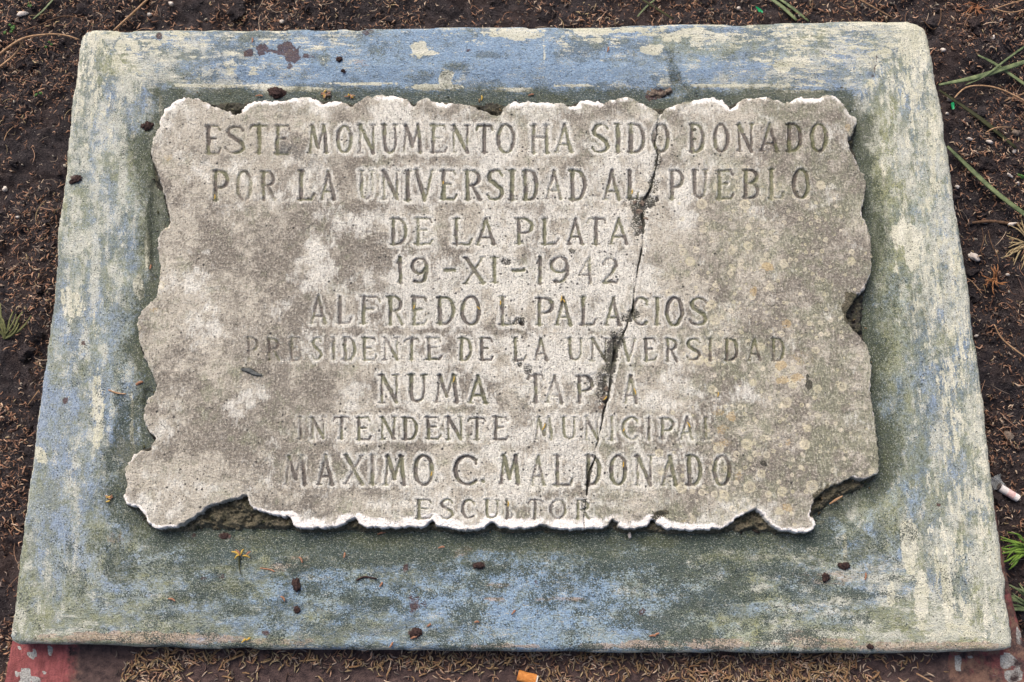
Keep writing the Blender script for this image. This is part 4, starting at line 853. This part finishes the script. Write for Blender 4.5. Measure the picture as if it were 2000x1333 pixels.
    B('fallen_grass', [(1850,286),(1895,330),(1950,380),(2030,440)], [4,7,7,7], green, 'long straight green blade right of the slab, lowest of the blades', lift=.008)
    B('fallen_grass', [(1834,176),(1875,204),(1925,240),(1985,290)], [3,5,7,4], dgreen, 'dark withered blade running down right behind the brown arching stalk', lift=.006)
    B('fallen_grass', [(64,38),(85,20),(108,-6)], [2,3,2.5], green, 'short green blade on the litter at top left')
    B('fallen_grass', [(1245,33),(1262,14),(1285,-5)], [2,2.5,2], green, 'faint thin green stalk at the top edge near the centre')
    B('fallen_grass', [(1243,-8),(1278,14),(1315,38)], [2.5,4,2], dgreen, 'dull green blade at the top edge right of centre')
    T_ = lambda pts, w, mat, lab, lift=.006, arch=0: B('twig', pts, w, mat, lab, 'twig', lift, arch, 1.0)
    T_([(-15,118),(40,78),(90,68),(125,69),(155,78)], [4,3.6,3,2.6,2], wood, 'long pale arching twig meeting the slab at its upper left corner', .012)
    T_([(-12,140),(28,108),(45,82)], [3.5,3,2.4], wood, 'lower pale twig forking off the arching one at top left', .010)
    T_([(76,50),(110,36),(135,32),(168,38)], [1.5,1.8,1.8,1.2], woodd, 'fine brown twig on the litter above the slab corner at left')
    T_([(222,60),(250,35),(296,-8)], [2.6,3.4,3], wood, 'straight diagonal twig above the slab at top left')
    T_([(1665,-8),(1705,14),(1745,36)], [1.5,2.2,1.5], wood, 'thin pale twig above the right part of the slab')
    T_([(1572,35),(1586,16),(1588,-6)], [1.2,1.5,1.2], woodd, 'fine curved stalk beside the green pair at the top edge')
    T_([(1800,36),(1822,58),(1836,42),(1838,20)], [1.2,1.6,1.6,1.4], woodd, 'thin hooked stalk at the slab corner at top right')
    T_([(1864,192),(1886,172),(1920,168),(1960,177),(2020,208)], [1.8,2.4,2.6,2.6,2.2], wood, 'brown arching stalk right of the slab below the wide green blade', .012)
    T_([(1942,18),(1975,7),(2012,-3)], [1.8,2,2], wood, 'pale twig at top right, upper arm of the fork')
    T_([(1942,18),(1975,25),(2012,16)], [1.5,2.2,2.2], wood, 'pale twig at top right, lower arm of the fork')
    T_([(1962,198),(1985,188),(2012,180)], [1.2,1.6,1.2], wood, 'short pale twig at the right edge under the arching stalk')
    T_([(1925,260),(1945,250),(1975,249)], [1.8,2.2,1.2], wood, 'short brown stick under the dark withered blade')
    T_([(1942,634),(1960,665),(2012,705)], [1.6,2.2,2.4], wood, 'bent pale twig right of the slab at mid height')
    T_([(1884,542),(1900,552),(1918,574)], [1.4,1.6,1.1], wood, 'short curved twig touching the slab right of the stone')
    T_([(1918,445),(1921,470),(1916,490),(1922,508)], [1,1.2,1.2,1], woodd, 'wavy root thread on the soil at right, left of two')
    T_([(1930,450),(1936,475),(1948,500),(1950,514)], [1,1.2,1.2,1], woodd, 'wavy root thread on the soil at right, right of two')
    T_([(1890,437),(1935,433),(1998,441)], [3,5,4], woodd, 'dark half buried root across the soil at right', .001)
    T_([(54,792),(66,776),(76,762)], [1.2,1.6,1.2], wood, 'short twig left of the slab at mid height')
    T_([(22,1005),(28,1030),(44,1040)], [1,1.3,1], wood, 'hooked twig left of the lower border')
    T_([(52,628),(58,645),(63,655)], [1,1.2,.9], woodd, 'tiny hooked stalk beside the green cypress sprig at left')
    T_([(8,275),(14,260),(26,248)], [1,1.2,.9], wood, 'thin stalk at the left edge')
    def on(pts, z): return [tuple(P(u, v, z)) for u, v in pts]
    S_ = lambda name, pts, w, mat, z, lab, cat, flat=1.0: tag(tube(name, on(pts, z), [x*mm for x in w], mat, flat=flat), lab, cat)
    S_('twig', [(212,762),(228,768),(246,770)], [1.2,1.6,1.3], wood, zs, 'pale thread of twig on the left border of the slab', 'twig')
    S_('twig', [(696,1134),(712,1127),(736,1131)], [1.2,1.8,1.2], clod, zs, 'thin black curved thread on the lower border', 'twig')
    S_('twig', [(508,1110),(528,1113),(536,1117)], [1,1.5,1.2], brn, zs, 'short rusty thread on the lower border at left', 'twig')
    S_('twig', [(1790,1316),(1830,1338),(1850,1352)], [1.5,1.5,1.2], wood, Z_PLINTH+.004, 'thin pale stalk on the husks at the right of the front ledge', 'twig')
    S_('twig', [(1636,1318),(1648,1330),(1662,1342)], [1.2,1.6,1.2], wood, Z_PLINTH+.004, 'short pale stalk among the husks on the front ledge', 'twig')
    S_('twig', [(266,752),(272,748),(279,746)], [2.5,3,2], brn, zr+.001, 'curled brown fragment in the joint left of the stone', 'twig')
    S_('dark_sliver', [(470,722),(484,723),(498,730),(512,733)], [1,5,4,1], mat_var('dark_leaf', srgb(56, 60, 62), srgb(104, 106, 104), 400, .8), Z_STONE+.0004, 'small dark feathery sliver on the left of the inscribed stone', 'leaf', .2)
    S_('pale_splinter', [(1620,985),(1634,976),(1646,969)], [1.2,2.5,1], wood, Z_STONE-.004, 'pale splinter in the hollow at the lower right corner of the stone', 'splinter')
    # rusty husks on the slab
    for i, (u, v, L, a, lab) in enumerate([(335,1172,9,-20,'rust husk on the lower left border'),(552,1170,8,-50,'curled rust husk left of the tall dark clod'),(476,1252,7,40,'yellowish husk pair at the bottom edge'),(485,1249,6,30,'yellowish husk beside another at the bottom edge'),
            (744,1142,7,60,'rust husk on a blue paint patch of the lower border'),(862,1070,8,10,'orange brown husk right under the stone on the lower border'),(1003,1196,7,50,'round rusty husk on blue paint near the bottom'),(931,1216,6,0,'small red husk near the bottom, rightmost of two'),
            (838,1222,6,30,'small red husk near the bottom, leftmost of two'),(808,1246,8,20,'red husk stuck to the dark clod'),(764,1260,8,60,'pale curled husk at the bottom edge'),(1274,1243,8,0,'tan husk at the lower border right of centre, left of two'),(1282,1240,8,25,'tan husk at the lower border right of centre, right of two'),
            (1690,1126,9,85,'upright tan husk right of the two dark clods'),(587,1094,8,-60,'reddish husk under the lower left edge of the stone'),(672,1085,7,80,'curled husk right of the cypress scrap'),(997,1040,8,0,'reddish flake at the foot of the stone'),(745,1042,10,15,'reddish flake in the joint under the stone'),
            (492,79,6,90,'small red husk on the upper border'),(1187,97,6,80,'small orange husk on the upper border right of centre'),(1037,186,7,10,'orange husk at the top edge of the stone'),(940,192,6,90,'yellowish husk in the joint at the top'),(506,188,9,0,'orange brown scrap left of the fat dark clod'),(293,522,6,80,'orange husk in the dark gap left of the stone'),
            (1795,1107,1,0,'')]):
        if not lab: continue
        L *= .8; a_ = R(a); du, dv = L*math.cos(a_), -L*math.sin(a_); z = (zs if abs(v-1040) > 12 and not (150 < v < 200) else zr)+.001
        S_('husk', [(u-du, v-dv), (u+1.5, v-1.5), (u+du, v+dv)], [1.0, 2.1, 1.1], yel if 'yellow' in lab else brn, z, lab, 'husk', .7)
    for i, (u, v, L, a, lab) in enumerate([(1096,584,8,80,'bright yellow scale on the A of the fifth line'),(1101,588,5,-60,'yellow scale beside a brighter one on the fifth line'),(977,592,6,85,'yellow scale on the L of the fifth line'),(934,602,5,-50,'tiny gold scale on the O of the fifth line'),
            (886,741,7,80,'gold scale on the M of the seventh line'),(1062,834,9,65,'gold scale on the M of the eighth line'),(1345,830,8,-60,'gold scale on the A of the eighth line'),(842,926,6,75,'bright yellow scale on the O of the ninth line'),(1217,908,7,85,'orange scale on the O of the ninth line'),
            (992,985,7,88,'orange sliver on the L of the last line'),(1402,771,6,80,'gold sliver on the bare right part of the stone'),(1240,765,8,-70,'gold scale on the last A of the seventh line'),(808,600,5,80,'gold scale on the E of the fifth line'),(419,385,6,88,'orange sliver on the P of the second line'),
            (1234,375,6,85,'orange sliver on the L of the second line'),(1182,778,6,50,'brown curl in the wide part of the crack'),(1218,840,4,70,'gold speck on the C of the eighth line'),(865,357,4,85,'gold speck on the E of the second line')]):
        L *= .8; a_ = R(a); du, dv = L*math.cos(a_), -L*math.sin(a_)
        S_('yellow_scale', [(u-du, v-dv), (u+1, v), (u+du, v+dv)], [.6, 1.4, .7], yel, Z_STONE+.0003, lab, 'leaf scale', .6)
    # cypress scrap on the lower left border
    r = empty('cypress_scrap', tuple(P(470, 1085, zs))); tag(r, 'yellowish cypress scrap with a hanging stalk on the lower left border', 'plant scrap')
    o0 = np.array(P(470, 1085, zs))
    def rel(pts, z): return [tuple(np.array(P(u, v, z))-o0) for u, v in pts]
    tube('stalk', rel([(468,1085),(467,1100),(469,1120)], zs+.001), [1.8*mm, 1.5*mm, .8*mm], dgreen, parent=r)
    for k, (a, b) in enumerate([((468,1084),(452,1078)),((468,1084),(458,1092)),((470,1084),(476,1073)),((474,1086),(488,1090)),((470,1086),(460,1074)),((480,1086),(490,1078))]):
        tube('scale', rel([a, ((a[0]+b[0])/2, (a[1]+b[1])/2-2), b], zs+.002), [1.2*mm, 2*mm, .7*mm], yel if k < 4 else brn, parent=r)
    for j, (cx, cy, lab) in enumerate([(632,184,'tan cypress scrap in the joint right of the fat clod'),(680,187,'tan forked cypress scrap in the joint at the top edge of the stone'),(212,975,'brown cypress scrap in the moss beside the lower left lobe')]):
        zz = zr+.001; r = empty('cypress_scrap', tuple(P(cx, cy, zz))); tag(r, lab, 'plant scrap'); o0 = np.array(P(cx, cy, zz)); rg = random.Random(j)
        for k in range(6):
            a = rg.uniform(0, 6.28); l = rg.uniform(6, 12); x = cx+rg.uniform(-5, 5); y = cy+rg.uniform(-3, 3)
            tube('scale', rel([(x, y), (x+l*.5*math.cos(a)+1, y+l*.5*math.sin(a)), (x+l*math.cos(a), y+l*math.sin(a)*.8)], zz+.001), [1.0*mm, 1.8*mm, .7*mm], [yel, brn, wood][k % 3], parent=r)
    # sprigs on the soil
    def sprig(cx, cy, spread, n, lab, mat, seed, ang0=90, fan=150, L=36, w=1.6, name='cypress_sprig', part='leaf_spray', lift=.006, cat='sprig'):
        base = np.array(P(cx, cy, .004)); zb = float(soil_h(base[0:1], base[1:2])[0]); base = np.array(P(cx, cy, zb)); r = empty(name, tuple(base)); tag(r, lab, cat); rg = random.Random(seed)
        for k in range(n):
            a = R(ang0+fan*(k/(max(n-1, 1))-.5)+rg.uniform(-8, 8)); l = L*rg.uniform(.6, 1.1); x0 = cx+rg.uniform(-spread, spread); y0 = cy+rg.uniform(-spread, spread)
            pts = []
            for q in range(4):
                t = q/3; a2 = a+rg.uniform(-.12, .12)+t*.3; pp = np.array(P(x0+l*t*math.cos(a2), y0-l*t*math.sin(a2), zb+lift*(.25+math.sin(t*2.2)*.8))); pts.append(tuple(pp-base))
            tube(part, pts, [w*mm*.8, w*mm, w*mm*.9, w*mm*.35], mat, parent=r, flat=.5)
    sprig(8, 662, 3, 11, 'green flat cypress sprig on the soil left of the slab', mat_var('cypress_green', srgb(74, 80, 50), srgb(116, 116, 74), 300, .7), 1, 70, 90, 66, 2.6)
    sprig(2010, 480, 6, 22, 'dry buff cypress sprig at the right edge, fanned out', mat_var('cypress_dry', srgb(128, 110, 80), srgb(176, 158, 122), 300, .8), 2, 175, 190, 50, 1.8)
    sprig(2010, 1075, 6, 16, 'bright green grass tuft growing right of the lower right corner', bright, 3, 165, 90, 62, 2.2, 'grass_tuft', 'blade', .016, 'grass tuft')
    sprig(2015, 1190, 6, 12, 'dark green grass tuft below the brighter one at right', green, 4, 140, 80, 80, 2.4, 'grass_tuft', 'blade', .014, 'grass tuft')
    sprig(1942, 545, 8, 16, 'small rusty heap of cypress bits beside the pinkish stone', mat_var('cypress_rust', srgb(120, 80, 52), srgb(164, 116, 78), 300, .8), 6, 200, 300, 26, 1.6)
    sprig(1905, 12, 4, 12, 'rusty cypress bits at the top edge at right', mat_var('cypress_rust_b', srgb(110, 70, 50), srgb(150, 104, 72), 300, .8), 7, 260, 200, 26, 1.5)
    for j, (cx, cy, n, lab) in enumerate([(20,58,7,'clover seedlings on the litter at the left, largest patch'),(54,8,3,'small green seedling at the top left edge'),(96,88,3,'single green seedling left of the slab corner'),(1993,345,4,'green seedling at the right edge'),(75,186,2,'tiny seedling left of the upper left border')]):
        b = np.array(P(cx, cy, .004)); zb = float(soil_h(b[0:1], b[1:2])[0])+.003; b = np.array(P(cx, cy, zb)); r = empty('seedling', tuple(b)); tag(r, lab, 'seedling'); rg = random.Random(j+30)
        for k in range(n):
            lump('leaf', 0, 0, 0, rg.uniform(3.5, 6), rg.uniform(3, 4.5), .0007, clover, None, None, rg.uniform(0, 180), seed=k, rough=.15, sub=1, parent=r, loc=(rg.uniform(-9, 9)*mm*math.sqrt(n)/2, rg.uniform(-8, 8)*mm*math.sqrt(n)/2, rg.uniform(0, .001)))
    # litter people dropped
    import bmesh
    def cyl(name, r, L, mat, parent, loc, rot, seg=20, dent=0):
        bm = bmesh.new(); bmesh.ops.create_cone(bm, cap_ends=True, segments=seg, radius1=r, radius2=r, depth=L)
        for k in range(4): bmesh.ops.subdivide_edges(bm, edges=[e for e in bm.edges if abs(e.verts[0].co.z-e.verts[1].co.z) > L*.9/(2**k)], cuts=1) if k < 3 else None
        for v in bm.verts:
            v.co.x *= 1+dent*math.sin(v.co.z*900+v.co.y*700); v.co.y *= 1-dent*.8*math.cos(v.co.z*700)
        me = bpy.data.meshes.new(name); bm.to_mesh(me); bm.free(); o = obj(name, me, mat, parent); o.location = loc; o.rotation_euler = rot; return o
    paper = mat_var('cigarette_paper', srgb(214, 206, 202), srgb(240, 234, 230), 300, .7); pinkm = mat_var('pink_stain', srgb(220, 178, 174), srgb(236, 208, 202), 300, .7)
    zg = .006; b = np.array(P(1967, 964, zg)); r = empty('cigarette_end', tuple(b), R(-33)); tag(r, 'white cigarette end with a pink stained middle lying on litter right of the slab', 'cigarette end')
    cyl('paper', .0032, .0165, paper, r, (0, 0, .003), (0, R(90), 0), dent=.05); cyl('stained_band', .00327, .0060, pinkm, r, (.0012, 0, .0031), (0, R(90), 0), dent=.05)
    cyl('burnt_tip', .0032, .0012, mat_var('char', srgb(50, 44, 44), srgb(120, 112, 108), 500, .9), r, (-.0093, 0, .003), (0, R(90), 0))
    cork = mat_var('cork_paper', srgb(188, 116, 54), srgb(216, 146, 78), 350, .7); b = np.array(P(1029, 1323, Z_PLINTH)); r = empty('cork_filter', tuple(b), R(-14))
    tag(r, 'flattened orange cork coloured cigarette filter among husks on the front ledge', 'cigarette end'); o = cyl('tipping_paper', .0038, .0138, cork, r, (0, 0, .0028), (0, R(90), 0), dent=.05); o.scale = (.6, 1, 1)
    o = cyl('filter_core', .0034, .0012, mat_var('filter_white', srgb(200, 190, 178), srgb(226, 220, 210), 600, .9), r, (.0074, 0, .0028), (0, R(90), 0)); o.scale = (.6, 1, 1)
    gp = mat_var('green_plastic', srgb(10, 128, 76), srgb(34, 170, 104), 300, .35, spec=.5)
    def chip(pts, u0, v0, th, lab, z):
        b = np.array(P(u0, v0, z)); vs = [tuple(np.array(P(u0+a, v0+c, z))-b) for a, c in pts]; n = len(vs)
        V = [(x, y, .0004*math.sin(i*2.1)) for i, (x, y, _) in enumerate(vs)]+[(x, y, th+.0004*math.sin(i*2.1)) for i, (x, y, _) in enumerate(vs)]
        F = [tuple(range(n)), tuple(range(2*n-1, n-1, -1))]+[(i, n+i, n+(i+1) % n, (i+1) % n) for i in range(n)]
        me = bpy.data.meshes.new('plastic_chip'); me.from_pydata(V, [], F); o = obj('plastic_chip', me, gp); o.location = tuple(b); o.rotation_euler = (.15, .1, 0); tag(o, lab, 'plastic scrap')
    chip([(-7,-5),(-2,-3),(3,-1),(8,3),(7,7),(4,4),(0,5),(-4,0)], 1482, 19, .0008, 'emerald green plastic chip above the top border', .008)
    chip([(-4,-4),(0,-5),(3,-2),(2,2),(3,7),(-1,8),(-3,3)], 1861, 206, .0008, 'emerald green plastic chip right of the slab beside a white pebble', .008)
    cf = NT('clear_film'); cf.b.inputs['Alpha'].default_value = .25; film = cf.fin(cf.mix(cf.un(300, 3, .5), srgb(150, 155, 155), srgb(210, 214, 214)), .3)
    b = np.array(P(1946, 942, .008)); rg = random.Random(2); V = []; F = []
    for j in range(7):
        for i in range(7): V.append(((i-3)*.0019, (j-3)*.0017, .0016*math.sin(i*1.3+j*.9)+.001*rg.random()))
    for j in range(6):
        for i in range(6): F.append((j*7+i, j*7+i+1, j*7+i+8, j*7+i+7))
    me = bpy.data.meshes.new('film'); me.from_pydata(V, [], F); me.polygons.foreach_set('use_smooth', [True]*36); o = obj('clear_wrapper', me, film); o.location = tuple(b); o.rotation_euler = (.1, .1, R(20)); sm = o.modifiers.new('thickness', 'SOLIDIFY'); sm.thickness = .0002
    tag(o, 'crumpled scrap of clear film between the slab and the cigarette end', 'wrapper scrap')

soil(); plinth(); build_slab(); build_plaque(); litter(); details()
